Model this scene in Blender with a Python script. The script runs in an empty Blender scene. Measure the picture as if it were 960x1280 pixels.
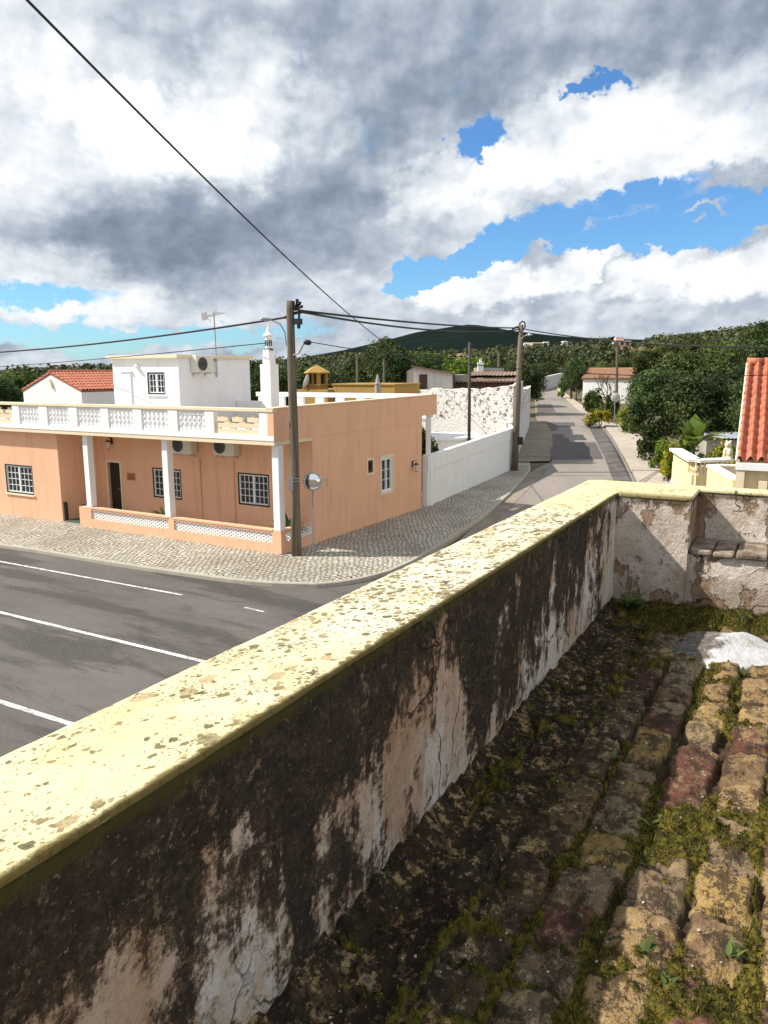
import bpy, bmesh, math, random
import numpy as np
from mathutils import Matrix, Vector

SC = bpy.context.scene
COL = SC.collection
R = math.radians
PI = math.pi
random.seed(7)

# ------------------------------------------------------------------ camera
FPX, EYE = 965.0, 4.8
PITCH, ROLL = math.atan(177 / FPX), R(0.3)
_cp, _sp = math.cos(PITCH), math.sin(PITCH)
FWD = np.array([0, _cp, -_sp])
_up0, _r0 = np.array([0, _sp, _cp]), np.array([1.0, 0, 0])
RT = math.cos(ROLL) * _r0 - math.sin(ROLL) * _up0
UP = math.cos(ROLL) * _up0 + math.sin(ROLL) * _r0
CAMP = np.array([0, 0, EYE])
cd = bpy.data.cameras.new('camera')
cam = bpy.data.objects.new('camera', cd)
COL.objects.link(cam)
cd.sensor_fit = 'HORIZONTAL'
cd.sensor_width = 36
cd.lens = 36 * FPX / 960
cd.clip_start, cd.clip_end = 0.05, 12000
cam.matrix_world = Matrix(((RT[0], UP[0], -FWD[0], 0), (RT[1], UP[1], -FWD[1], 0), (RT[2], UP[2], -FWD[2], EYE), (0, 0, 0, 1)))
SC.camera = cam
SC.view_settings.view_transform = 'Standard'
SC.view_settings.look = 'None'
SC.view_settings.gamma = 1
SC.view_settings.exposure = 0.40
SC.render.resolution_x, SC.render.resolution_y = 768, 1024
SC.cycles.max_bounces = 6
SC.cycles.transparent_max_bounces = 8


def ray(x, y):
    d = FWD * FPX + RT * (x - 480.0) - UP * (y - 640.0)
    return d / np.linalg.norm(d)


def at(x, y, Y):
    """world point on the sight line of photo pixel x, y at depth Y (metres along the world Y axis)"""
    d = ray(x, y)
    return CAMP + d * (Y / d[1])


# ------------------------------------------------------------------ node helper
class NT:
    def __init__(s, tree):
        s.t = tree
        s.n = tree.nodes
        s.l = tree.links

    def put(s, sock, v):
        if isinstance(v, bpy.types.NodeSocket):
            s.l.new(v, sock)
        elif v is not None:
            if sock.type == 'RGBA' and hasattr(v, '__len__') and len(v) == 3:
                v = (*v, 1)
            sock.default_value = v

    def node(s, typ, ins=None, **props):
        n = s.n.new(typ)
        for k, v in props.items():
            setattr(n, k, v)
        for k, v in (ins or {}).items():
            s.put(n.inputs[k], v)
        return n

    def math(s, op, a, b=None, c=None, clamp=False):
        n = s.n.new('ShaderNodeMath')
        n.operation = op
        n.use_clamp = clamp
        for i, v in enumerate((a, b, c)):
            if v is not None:
                s.put(n.inputs[i], v)
        return n.outputs[0]

    def vmath(s, op, a, b=None, scale=None):
        n = s.n.new('ShaderNodeVectorMath')
        n.operation = op
        s.put(n.inputs[0], a)
        if b is not None:
            s.put(n.inputs[1], b)
        if scale is not None:
            s.put(n.inputs['Scale'], scale)
        return n.outputs['Value'] if op in ('LENGTH', 'DOT_PRODUCT', 'DISTANCE') else n.outputs[0]

    def obj(s):
        return s.node('ShaderNodeTexCoord').outputs['Object']

    def scale(s, v, sc):
        return s.vmath('MULTIPLY', v, sc)

    def xyz(s, v):
        n = s.node('ShaderNodeSeparateXYZ', {0: v})
        return n.outputs[0], n.outputs[1], n.outputs[2]

    def comb(s, x, y, z):
        return s.node('ShaderNodeCombineXYZ', {0: x, 1: y, 2: z}).outputs[0]

    def noise(s, v, scale=1, detail=3, rough=.55, dist=0, out=0):
        return s.node('ShaderNodeTexNoise', {'Vector': v, 'Scale': scale, 'Detail': detail, 'Roughness': rough, 'Distortion': dist}).outputs[out]

    def vor(s, v, scale=1, feature='F1', out='Distance', rnd=1):
        return s.node('ShaderNodeTexVoronoi', {'Vector': v, 'Scale': scale, 'Randomness': rnd}, feature=feature).outputs[out]

    def step(s, v, a, b, lo=0.0, hi=1.0):
        return s.node('ShaderNodeMapRange', {0: v, 1: a, 2: b, 3: lo, 4: hi}, interpolation_type='SMOOTHSTEP').outputs[0]

    def mix(s, f, a, b, blend='MIX'):
        n = s.node('ShaderNodeMix', data_type='RGBA', blend_type=blend)
        s.put(n.inputs[0], f)
        s.put(n.inputs[6], a)
        s.put(n.inputs[7], b)
        return n.outputs[2]

    def ramp(s, f, stops, interp='LINEAR'):
        n = s.node('ShaderNodeValToRGB', {0: f})
        cr = n.color_ramp
        cr.interpolation = interp
        while len(cr.elements) < len(stops):
            cr.elements.new(0.5)
        for e, (p, c) in zip(cr.elements, stops):
            e.position = p
            e.color = (*c, 1)
        return n.outputs[0]

    def attr(s, name, out='Fac'):
        return s.node('ShaderNodeAttribute', attribute_name=name).outputs[out]

    def bump(s, h, strength=.5, dist=.01, normal=None):
        n = s.node('ShaderNodeBump', {'Height': h, 'Strength': strength, 'Distance': dist})
        if normal is not None:
            s.put(n.inputs['Normal'], normal)
        return n.outputs[0]


def material(name, fn):
    m = bpy.data.materials.new(name)
    m.use_nodes = True
    m.node_tree.nodes.clear()
    g = NT(m.node_tree)
    out = g.node('ShaderNodeOutputMaterial')
    r = fn(g)
    if isinstance(r, dict):
        b = g.node('ShaderNodeBsdfPrincipled')
        for k, v in r.items():
            g.put(b.inputs[k], v)
        r = b.outputs[0]
    g.l.new(r, out.inputs[0])
    return m


# ------------------------------------------------------------------ sun and sky
SUN_AZ, SUN_EL = R(-88), R(44)          # azimuth clockwise from +Y
sv = Vector((math.sin(SUN_AZ) * math.cos(SUN_EL), math.cos(SUN_AZ) * math.cos(SUN_EL), math.sin(SUN_EL)))
sd = bpy.data.lights.new('sun', 'SUN')
sd.energy = 5.0
sd.angle = R(0.5)
sd.color = (1.0, 0.94, 0.85)
sun = bpy.data.objects.new('sun', sd)
COL.objects.link(sun)
sun.rotation_euler = (-sv).to_track_quat('-Z', 'Y').to_euler()

W = bpy.data.worlds.new('World')
SC.world = W
W.use_nodes = True
W.node_tree.nodes.clear()
g = NT(W.node_tree)


def azel(px, py):
    d = ray(px, py)
    return math.atan2(d[0], d[1]) * FPX, math.asin(d[2]) * FPX


def build_sky():
    dirv = g.node('ShaderNodeTexCoord').outputs['Generated']
    x, y, z = g.xyz(dirv)
    U = g.math('MULTIPLY', g.math('ARCTAN2', x, y), FPX)
    V = g.math('MULTIPLY', g.math('ARCSINE', z), FPX)
    # clouds flatten toward the horizon: the noise space squeezes height there
    P = g.comb(g.math('DIVIDE', U, 100), g.math('DIVIDE', g.math('POWER', g.math('MAXIMUM', V, 0.0), 0.86), 34), 0.0)
    n_w = g.node('ShaderNodeTexNoise', {'Vector': P, 'Scale': .8, 'Detail': 4, 'Roughness': .6})
    wv = g.vmath('SUBTRACT', n_w.outputs['Color'], (.5, .5, .5))
    n_w2 = g.node('ShaderNodeTexNoise', {'Vector': P, 'Scale': 3.2, 'Detail': 5, 'Roughness': .62})
    wv2 = g.vmath('SUBTRACT', n_w2.outputs['Color'], (.5, .5, .5))
    UV = g.comb(U, V, 0.0)
    UVw = g.vmath('ADD', g.vmath('ADD', UV, g.vmath('MULTIPLY', wv, (120, 80, 0))), g.vmath('MULTIPLY', wv2, (48, 40, 0)))
    UVs = g.vmath('ADD', g.vmath('ADD', UV, g.vmath('MULTIPLY', wv, (70, 44, 0))), g.vmath('MULTIPLY', wv2, (80, 62, 0)))

    def blob(px, py, rx, ry, rot=0, hard=False, soft=0.0):
        c = azel(px, py)
        mp = g.node('ShaderNodeMapping', {'Vector': UVs if hard else UVw, 'Location': (c[0], c[1], 0), 'Rotation': (0, 0, R(rot)), 'Scale': (rx, ry, 1)}, vector_type='TEXTURE')
        ln = g.vmath('LENGTH', mp.outputs[0])
        return g.step(ln, 1.25 if not hard else 1.2, soft if (not hard or soft) else .35, 0.0, 1.0)

    def total(base, items):
        v = base
        for it in items:
            v = g.math('MULTIPLY_ADD', blob(*it[1:]), it[0], v)
        return v
    nb = g.noise(P, 1.6, 8, .58, .25)
    # cover: 1 = cloud, 0 = blue
    cover = total(1.0, COVER)
    cover = g.math('ADD', cover, g.math('MULTIPLY', g.math('SUBTRACT', nb, .5), 1.7))
    cover = g.step(cover, .14, .86)
    bright = total(BASE_B, BRIGHT)
    bright = g.math('ADD', bright, g.math('MULTIPLY', g.step(y, .25, -.3), .22))  # unseen clouds behind the camera brightened to add fill light
    rel = g.math('SUBTRACT', g.noise(P, 1.5, 6, .5), g.noise(g.vmath('ADD', P, (.16, -.2, 0)), 1.5, 6, .5))
    rel2 = g.math('SUBTRACT', g.noise(P, 5, 5, .55), g.noise(g.vmath('ADD', P, (.05, -.07, 0)), 5, 5, .55))
    bright = g.math('ADD', bright, g.math('MULTIPLY', rel, .95))
    bright = g.math('ADD', bright, g.math('MULTIPLY', rel2, .26))
    bright = g.math('ADD', bright, g.math('MULTIPLY', g.math('SUBTRACT', nb, .5), .20))
    bright = g.math('MULTIPLY_ADD', g.math('SUBTRACT', bright, .52), .86, .52)
    cloud = g.ramp(bright, [(0.0, (.20, .25, .325)), (.22, (.285, .345, .43)), (.45, (.46, .52, .60)), (.65, (.67, .72, .78)), (.82, (.84, .875, .91)), (1.0, (1.06, 1.06, 1.06))])
    sky = g.node('ShaderNodeTexSky', sky_type='NISHITA', sun_disc=False, sun_elevation=SUN_EL, sun_rotation=SUN_AZ, air_density=1.0, dust_density=.3, ozone_density=2.0)
    blue = g.mix(1.0, sky.outputs[0], SKY_TINT, 'MULTIPLY')
    col = g.mix(cover, blue, g.vmath('SCALE', cloud, scale=CLOUD_GAIN))
    bg = g.node('ShaderNodeBackground', {'Color': col, 'Strength': .1})
    out = g.node('ShaderNodeOutputWorld')
    g.l.new(bg.outputs[0], out.inputs[0])


CLOUD_GAIN = 8.2          # cloud radiance over the sky strength of 0.1
SKY_TINT = (.56, .90, 1.22)
BASE_B = .50
# (weight, photo pixel the cloud lies on, radii, tilt) turned into directions in the sky
COVER = [
    (-1.5, 746, 106, 23, 14, 5, True), (-1.45, 598, 172, 38, 22, 20, True), (-.9, 780, 245, 120, 16, 6, True),
    (-1.5, 600, 318, 125, 24, 20, True), (-1.5, 760, 292, 150, 24, -4, True), (-1.5, 900, 272, 150, 30, 3, True), (-1.4, 520, 348, 40, 26, 30, True),
    (-1.0, 70, 418, 130, 22, 0, True), (-.9, 40, 368, 80, 16, 0, True), (-.9, 230, 425, 130, 14, 0, True), (-.8, 330, 412, 100, 12, 0, True),
    (1.2, 668, 309, 18, 9, 10, True), (1.0, 838, 274, 62, 9, 2, True), (.7, 700, 285, 70, 8, 12, True), (.8, 905, 262, 60, 8, 0, True),
    (1.8, 600, 378, 84, 36, 0, True), (1.8, 700, 368, 70, 24, 12, True), (1.8, 745, 328, 66, 13, 32, True), (1.8, 830, 362, 78, 36, 10, True), (1.8, 925, 362, 80, 34, 10, True),
]
BRIGHT = [
    (.40, 10, 110, 170, 210, 0), (.34, 235, 172, 150, 66, -8), (.34, 232, 168, 118, 50, -8, True, .72), (.3, 40, 345, 110, 40, 0, True, .5), (.35, 150, 392, 160, 26, 0), (.25, 330, 340, 90, 40, 0),
    (-.44, 245, 292, 235, 66, 4), (-.22, 270, 335, 190, 34, 0), (-.22, 110, 290, 140, 50, 0), (-.2, 450, 240, 150, 110, 0), (-.22, 600, 70, 330, 80, 4), (-.34, 950, 20, 150, 90, 0), (-.12, 540, 130, 200, 50, 10), (-.10, 330, 30, 200, 50, 0),
    (.24, 770, 185, 230, 74, 8), (.22, 700, 165, 110, 46, 12, True, .75), (.2, 860, 150, 130, 60, 10, True, .75), (.28, 580, 240, 150, 56, 22), (.2, 560, 225, 80, 34, 25, True, .7), (.18, 900, 210, 120, 50, 0), (-.34, 920, 230, 50, 20, 0, True, .5),
    (.24, 310, 80, 60, 46, 0, True, .6), (.2, 385, 140, 70, 40, -30, True, .6), (-.15, 700, 235, 120, 24, 8),
    (.34, 590, 358, 78, 30, 0, True, .7), (.3, 700, 345, 60, 20, 20, True, .7), (.3, 765, 318, 40, 10, 32, True, .6), (.34, 830, 342, 74, 26, 10, True, .7), (.34, 925, 345, 80, 26, 8, True, .7), (.16, 760, 370, 300, 40, 0), (-.24, 660, 385, 60, 12, 16), (-.2, 790, 378, 70, 12, 16), (-.12, 900, 390, 90, 14, 10), (.14, 760, 412, 260, 14, 0), (.2, 470, 370, 80, 34, 0),
]
build_sky()
# ------------------------------------------------------------------ mesh helpers
class MB:
    """collects shapes that become ONE mesh object"""

    def __init__(s):
        s.v, s.f, s.m = [], [], []

    def add(s, verts, faces, mi=0):
        o = len(s.v)
        s.v += [tuple(p) for p in verts]
        s.f += [tuple(i + o for i in f) for f in faces]
        s.m += [mi] * len(faces)
        return s

    def box(s, x0, x1, y0, y1, z0, z1, mi=0, M=None):
        vs = [Vector((x, y, z)) for z in (z0, z1) for y in (y0, y1) for x in (x0, x1)]
        if M is not None:
            vs = [M @ v for v in vs]
        return s.add(vs, [(0, 2, 3, 1), (4, 5, 7, 6), (0, 1, 5, 4), (2, 6, 7, 3), (0, 4, 6, 2), (1, 3, 7, 5)], mi)

    def bar(s, p0, p1, w, h, mi=0, up=(0, 0, 1)):
        p0, p1 = Vector(p0), Vector(p1)
        d = (p1 - p0)
        L = d.length
        d = d.normalized()
        u = Vector(up)
        if abs(d.dot(u)) > .98:
            u = Vector((0, 1, 0))
        x = d.cross(u).normalized()
        z = x.cross(d)
        M = Matrix((x, d, z)).transposed().to_4x4()
        M.translation = p0
        return s.box(-w / 2, w / 2, 0, L, -h / 2, h / 2, mi, M)

    def tube(s, pts, r, n=8, mi=0, cap=True):
        pts = [Vector(p) for p in pts]
        rs = r if hasattr(r, '__len__') else [r] * len(pts)
        o = []
        prev = None
        for i, p in enumerate(pts):
            d = (pts[min(i + 1, len(pts) - 1)] - pts[max(i - 1, 0)]).normalized()
            if prev is None:
                a = d.orthogonal().normalized()
            else:
                a = (prev - d * prev.dot(d)).normalized()
            prev = a
            b = d.cross(a)
            o += [p + (a * math.cos(2 * PI * k / n) + b * math.sin(2 * PI * k / n)) * rs[i] for k in range(n)]
        fs = [(i * n + k, i * n + (k + 1) % n, (i + 1) * n + (k + 1) % n, (i + 1) * n + k) for i in range(len(pts) - 1) for k in range(n)]
        if cap:
            fs += [tuple(range(n - 1, -1, -1)), tuple((len(pts) - 1) * n + k for k in range(n))]
        return s.add(o, fs, mi)

    def lathe(s, prof, c=(0, 0, 0), n=16, mi=0, M=None):
        vs = [Vector((c[0] + r * math.cos(2 * PI * k / n), c[1] + r * math.sin(2 * PI * k / n), c[2] + z)) for r, z in prof for k in range(n)]
        if M is not None:
            vs = [M @ v for v in vs]
        fs = [(i * n + k, i * n + (k + 1) % n, (i + 1) * n + (k + 1) % n, (i + 1) * n + k) for i in range(len(prof) - 1) for k in range(n)]
        fs += [tuple(range(n - 1, -1, -1)), tuple((len(prof) - 1) * n + k for k in range(n))]
        return s.add(vs, fs, mi)

    def prism(s, poly, z0, z1, mi=0, M=None):
        """poly in xy, extruded z0..z1"""
        n = len(poly)
        a = sum(poly[i][0] * poly[(i + 1) % n][1] - poly[(i + 1) % n][0] * poly[i][1] for i in range(n))
        if a < 0:
            poly = poly[::-1]
        vs = [Vector((x, y, z0)) for x, y in poly] + [Vector((x, y, z1)) for x, y in poly]
        if M is not None:
            vs = [M @ v for v in vs]
        return s.add(vs, [tuple(range(n - 1, -1, -1)), tuple(range(n, 2 * n))] + [(i, (i + 1) % n, n + (i + 1) % n, n + i) for i in range(n)], mi)

    def wall(s, u0, u1, z0, z1, holes, M, depth=.14, thick=.25, mi=0):
        """a wall in local (u, out, z): outer face at y=0, body behind it, with real openings and reveals"""
        us = sorted({u0, u1, *[h[0] for h in holes], *[h[1] for h in holes]})
        zs = sorted({z0, z1, *[h[2] for h in holes], *[h[3] for h in holes]})
        us = [u for u in us if u0 <= u <= u1]
        zs = [z for z in zs if z0 <= z <= z1]

        def q(a, b, c, d):
            s.add([M @ Vector(p) for p in (a, b, c, d)], [(0, 1, 2, 3)], mi)
        for i in range(len(us) - 1):
            for j in range(len(zs) - 1):
                cu, cz = (us[i] + us[i + 1]) / 2, (zs[j] + zs[j + 1]) / 2
                if any(h[0] < cu < h[1] and h[2] < cz < h[3] for h in holes):
                    continue
                q((us[i], 0, zs[j]), (us[i + 1], 0, zs[j]), (us[i + 1], 0, zs[j + 1]), (us[i], 0, zs[j + 1]))
        for a, b, c, d in holes:
            q((a, 0, c), (a, 0, d), (a, depth, d), (a, depth, c))
            q((b, 0, c), (b, depth, c), (b, depth, d), (b, 0, d))
            q((a, 0, d), (b, 0, d), (b, depth, d), (a, depth, d))
            q((a, 0, c), (a, depth, c), (b, depth, c), (b, 0, c))
            q((a, depth, c), (a, depth, d), (b, depth, d), (b, depth, c))
        q((u0, thick, z0), (u0, thick, z1), (u1, thick, z1), (u1, thick, z0))
        q((u0, 0, z0), (u0, 0, z1), (u0, thick, z1), (u0, thick, z0))
        q((u1, 0, z0), (u1, thick, z0), (u1, thick, z1), (u1, 0, z1))
        q((u0, 0, z1), (u1, 0, z1), (u1, thick, z1), (u0, thick, z1))
        return s

    def build(s, name, mats, parent=None, smooth=False, bevel=0, loc=None, rotz=0, seg=2):
        me = bpy.data.meshes.new(name)
        me.from_pydata(s.v, [], s.f)
        mats = mats if isinstance(mats, (list, tuple)) else [mats]
        for m in mats:
            me.materials.append(m)
        if len(mats) > 1:
            me.polygons.foreach_set('material_index', s.m)
        if smooth:
            me.polygons.foreach_set('use_smooth', [True] * len(me.polygons))
        me.update()
        o = bpy.data.objects.new(name, me)
        COL.objects.link(o)
        if parent is not None:
            o.parent = parent
        if loc is not None:
            o.location = loc
        o.rotation_euler.z = rotz
        if bevel:
            b = o.modifiers.new('bevel', 'BEVEL')
            b.width = bevel
            b.segments = seg
            b.limit_method = 'ANGLE'
        if smooth and bevel:
            pass
        return o


def np_mesh(name, V, F, mats, parent=None, smooth=True, attrs=None):
    me = bpy.data.meshes.new(name)
    V = np.asarray(V, dtype=np.float32)
    F = np.asarray(F, dtype=np.int32)
    k = F.shape[1]
    me.vertices.add(len(V))
    me.vertices.foreach_set('co', V.ravel())
    me.loops.add(F.size)
    me.loops.foreach_set('vertex_index', F.ravel())
    me.polygons.add(len(F))
    me.polygons.foreach_set('loop_start', np.arange(0, F.size, k, dtype=np.int32))
    me.polygons.foreach_set('loop_total', np.full(len(F), k, dtype=np.int32))
    me.polygons.foreach_set('use_smooth', np.full(len(F), smooth))
    me.update(calc_edges=True)
    for an, av in (attrs or {}).items():
        a = me.attributes.new(an, 'FLOAT', 'POINT')
        a.data.foreach_set('value', np.asarray(av, dtype=np.float32).ravel())
    for m in (mats if isinstance(mats, (list, tuple)) else [mats]):
        me.materials.append(m)
    o = bpy.data.objects.new(name, me)
    COL.objects.link(o)
    if parent is not None:
        o.parent = parent
    return o


def grid_faces(nu, nv):
    i, j = np.meshgrid(np.arange(nu - 1), np.arange(nv - 1), indexing='ij')
    a = (i * nv + j).ravel()
    return np.stack([a, a + nv, a + nv + 1, a + 1], 1)


def tag(o, label=None, cat=None, group=None, kind=None):
    if label:
        o['label'] = label
    if cat:
        o['category'] = cat
    if group:
        o['group'] = group
    if kind:
        o['kind'] = kind
    return o


def thing(name, label, cat, loc=(0, 0, 0), rotz=0, group=None):
    o = bpy.data.objects.new(name, None)
    o.empty_display_size = .2
    COL.objects.link(o)
    o.location = loc
    o.rotation_euler.z = rotz
    return tag(o, label, cat, group)


def dup(root, loc=None, rotz=None, label=None, scale=None):
    """copy a thing with copies of its parts and sub-parts"""
    r = root.copy()
    COL.objects.link(r)
    if loc is not None:
        r.location = loc
    if rotz is not None:
        r.rotation_euler.z = rotz
    if scale is not None:
        r.scale = scale
    if label:
        r['label'] = label
    for ch in list(root.children):
        c = ch.copy()
        COL.objects.link(c)
        c.parent = r
        for gch in list(ch.children):
            d = gch.copy()
            COL.objects.link(d)
            d.parent = c
    return r


# ------------------------------------------------------------------ value noise for geometry
def vnoise(x, y, seed=0):
    rs = np.random.RandomState(seed)
    T = rs.rand(256, 256)
    xi, yi = np.floor(x).astype(int), np.floor(y).astype(int)
    fx, fy = x - xi, y - yi
    fx, fy = fx * fx * (3 - 2 * fx), fy * fy * (3 - 2 * fy)
    a, b = T[xi & 255, yi & 255], T[(xi + 1) & 255, yi & 255]
    c, d = T[xi & 255, (yi + 1) & 255], T[(xi + 1) & 255, (yi + 1) & 255]
    return (a * (1 - fx) + b * fx) * (1 - fy) + (c * (1 - fx) + d * fx) * fy


def fbm(x, y, seed=0, octv=4, gain=.5):
    v, amp, tot = 0, 1, 0
    for o in range(octv):
        v = v + amp * vnoise(x * 2 ** o, y * 2 ** o, seed + o)
        tot += amp
        amp *= gain
    return v / tot


def sstep(x, a, b):
    t = np.clip((x - a) / (b - a), 0, 1)
    return t * t * (3 - 2 * t)


# ------------------------------------------------------------------ materials
def plaster(name, col, dirt=.12, rough=.9, bs=.25, sc=1.0):
    def f(g):
        v = g.obj()
        a = g.noise(v, 1.3 * sc, 5, .6)
        b = g.noise(g.scale(v, (1, 1, .25)), 2.2 * sc, 4, .6)
        c = g.mix(g.math('MULTIPLY', g.step(a, .35, .75), dirt), col, tuple(x * .72 for x in col))
        rn_ = g.noise(g.scale(v, (5, 5, .35)), 1.0 * sc, 4, .65)
        c = g.mix(g.math('MULTIPLY', g.step(rn_, .52, .72), dirt * 1.5), c, tuple(x * y for x, y in zip(col, (.62, .58, .52))))
        c = g.mix(g.math('MULTIPLY', g.step(b, .5, .8), dirt * 1.3), c, tuple(x * y for x, y in zip(col, (.66, .62, .56))))
        h = g.noise(v, 42 * sc, 4, .6)
        return {'Base Color': c, 'Roughness': rough, 'Normal': g.bump(h, bs, .006), 'Specular IOR Level': .25}
    return material(name, f)


def simple(name, col, rough=.6, metal=0, spec=.4, var=.15, sc=6, bs=.15):
    def f(g):
        v = g.obj()
        a = g.noise(v, sc, 4, .6)
        c = g.mix(g.math('MULTIPLY', g.step(a, .35, .7), var), col, tuple(x * .55 for x in col))
        return {'Base Color': c, 'Roughness': rough, 'Metallic': metal, 'Specular IOR Level': spec, 'Normal': g.bump(g.noise(v, sc * 9, 3), bs, .003)}
    return material(name, f)


M = {}
M['peach'] = plaster('peach_render', (.80, .465, .30), .24)
M['white'] = plaster('white_limewash', (.84, .84, .84), .13)
M['cream'] = plaster('cream_render', (.78, .66, .47), .12)
M['yellow'] = plaster('ochre_render', (.40, .255, .075), .4)
M['paleyellow'] = plaster('pale_yellow_render', (.74, .62, .38), .2)
M['grey_paint'] = plaster('grey_socle', (.42, .45, .50), .2)
M['concrete'] = plaster('old_concrete', (.38, .35, .31), .6, bs=.4)
M['pink'] = plaster('pink_render', (.72, .50, .42), .2)
M['frame_white'] = simple('white_window_frame', (.8, .8, .8), .4, var=.05)
M['frame_green'] = simple('dark_green_frame', (.015, .03, .025), .4)
M['black'] = simple('black_plastic', (.015, .015, .016), .5)
M['cable'] = simple('black_cable', (.012, .012, .013), .55)
M['steel'] = simple('galvanised_steel', (.42, .42, .42), .45, metal=.7)
M['ac'] = simple('ac_casing', (.66, .64, .58), .5, var=.1)
M['door'] = simple('dark_door', (.016, .012, .010), .45)
M['brown_door'] = simple('brown_plank_door', (.085, .045, .03), .8, sc=3)
M['plaque'] = simple('clay_plaque', (.45, .16, .06), .5)
M['plaque_dark'] = simple('plaque_ink', (.18, .06, .03), .5)
M['mirror'] = material('mirror_glass', lambda g: {'Base Color': (.82, .85, .87), 'Metallic': 1.0, 'Roughness': .06})
M['glass'] = material('dark_glass', lambda g: {'Base Color': (.012, .02, .026), 'Roughness': .07, 'Specular IOR Level': .6})
M['terracotta_pot'] = simple('terracotta', (.42, .17, .09), .85)
M['lamp_glass'] = simple('lamp_glass', (.6, .58, .5), .2)


def f_wood(g):
    v = g.obj()
    a = g.noise(g.scale(v, (14, 14, .7)), 1, 5, .65)
    b = g.noise(g.scale(v, (1, 1, .5)), 1.2, 3)
    c = g.ramp(a, [(.25, (.05, .04, .03)), (.5, (.17, .135, .10)), (.75, (.31, .255, .195))])
    c = g.mix(g.step(b, .4, .7), c, (.16, .125, .09), 'MIX')
    c = g.mix(.5, c, g.ramp(a, [(.3, (.04, .03, .02)), (.7, (.20, .155, .11))]))
    return {'Base Color': c, 'Roughness': .9, 'Normal': g.bump(a, .6, .02)}


M['wood'] = material('weathered_pole_wood', f_wood)


def f_asphalt(g):
    v = g.obj()
    a = g.noise(g.scale(v, (.22, .5, 1)), 1, 6, .65)
    st = g.noise(g.node('ShaderNodeMapping', {'Vector': v, 'Rotation': (0, 0, R(-30)), 'Scale': (.16, .9, 1)}).outputs[0], 1, 6, .7, .4)
    fine = g.noise(v, 45, 3, .7)
    c = g.ramp(a, [(.3, (.075, .067, .061)), (.55, (.115, .103, .094)), (.8, (.15, .135, .122))])
    c = g.mix(g.math('MULTIPLY', g.step(st, .49, .60), .85), c, (.046, .040, .037))
    cr = g.vor(g.vmath('ADD', v, g.vmath('SCALE', g.node('ShaderNodeTexNoise', {'Vector': v, 'Scale': 1.4, 'Detail': 4}).outputs['Color'], scale=.7)), .55, 'DISTANCE_TO_EDGE')
    c = g.mix(g.math('MULTIPLY', g.math('MULTIPLY', g.step(cr, .012, .002), g.step(g.noise(v, .3, 2), .5, .6)), .3), c, (.05, .047, .045))
    c = g.mix(g.math('MULTIPLY', g.step(fine, .45, .75), .35), c, (.24, .22, .20))
    oil = g.math('MULTIPLY', g.step(g.noise(g.scale(v, (.7, 1.3, 1)), 1, 6, .75), .56, .66), g.step(g.noise(v, .18, 3), .44, .56))
    c = g.mix(g.math('MULTIPLY', oil, .6), c, (.045, .04, .038))
    gritty = g.step(g.noise(v, 110, 2, .7), .6, .72)
    c = g.mix(g.math('MULTIPLY', gritty, .5), c, (.28, .26, .24))
    return {'Base Color': c, 'Roughness': .82, 'Normal': g.bump(fine, .5, .01), 'Specular IOR Level': .35}


M['asphalt'] = material('asphalt', f_asphalt)


def f_lane(g):
    v = g.obj()
    a = g.noise(g.scale(v, (.5, .12, 1)), 1, 5, .6)
    b = g.noise(v, 30, 3, .7)
    c = g.ramp(a, [(.3, (.21, .18, .155)), (.7, (.29, .25, .215))])
    c = g.mix(g.math('MULTIPLY', g.step(b, .4, .8), .3), c, (.15, .13, .115))
    return {'Base Color': c, 'Roughness': .85, 'Normal': g.bump(b, .4, .01)}


M['lane'] = material('old_lane_asphalt', f_lane)


def f_patch(g):
    v = g.obj()
    a = g.noise(v, .7, 5, .6)
    return {'Base Color': g.ramp(a, [(.3, (.085, .070, .066)), (.7, (.115, .096, .09))]), 'Roughness': .85, 'Normal': g.bump(g.noise(v, 40, 3), .4, .01)}


M['patch'] = material('fresh_asphalt', f_patch)


def f_paint(g):
    v = g.obj()
    w = g.step(g.noise(v, 7, 7, .8), .46, .60)
    return {'Base Color': g.mix(g.math('MULTIPLY', w, .75), (.70, .70, .68), (.22, .21, .2)), 'Roughness': .7}


M['paint'] = material('road_paint', f_paint)


def f_cobble(g):
    v = g.obj()
    x, y, z = g.xyz(v)
    # stones laid in shallow fans: rows bow along the walk
    w = g.noise(v, 1.3, 3, .55)
    yy = g.math('ADD', y, g.math('MULTIPLY', g.math('ABSOLUTE', g.math('SINE', g.math('MULTIPLY', g.math('ADD', x, w), 1.15))), .16))
    yy = g.math('ADD', yy, g.math('MULTIPLY', w, .34))
    p = g.comb(g.math('ADD', x, g.math('MULTIPLY', g.noise(v, 2.2, 2), .22)), yy, 0.0)
    br = g.node('ShaderNodeTexBrick', {'Vector': p, 'Color1': (0, 0, 0, 1), 'Color2': (1, 1, 1, 1), 'Mortar': (.5, .5, .5, 1), 'Scale': 1.0, 'Mortar Size': .016, 'Mortar Smooth': .5, 'Brick Width': .15, 'Row Height': .125}, offset=.5)
    cid = br.outputs['Color']
    mort = br.outputs['Fac']
    n = g.noise(v, 60, 3)
    st = g.ramp(cid, [(0.0, (.40, .36, .29)), (.5, (.52, .475, .39)), (1.0, (.62, .58, .50))])
    st = g.mix(g.math('MULTIPLY', g.step(n, .4, .8), .3), st, (.3, .27, .22))
    big = g.step(g.noise(v, .35, 5), .42, .62)
    st = g.mix(g.math('MULTIPLY', big, .5), st, (.26, .22, .165))
    c = g.mix(mort, st, (.05, .042, .03))
    return {'Base Color': c, 'Roughness': .75, 'Normal': g.bump(g.math('SUBTRACT', 1.0, mort), .9, .025)}


M['cobble'] = material('limestone_setts', f_cobble)


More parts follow.
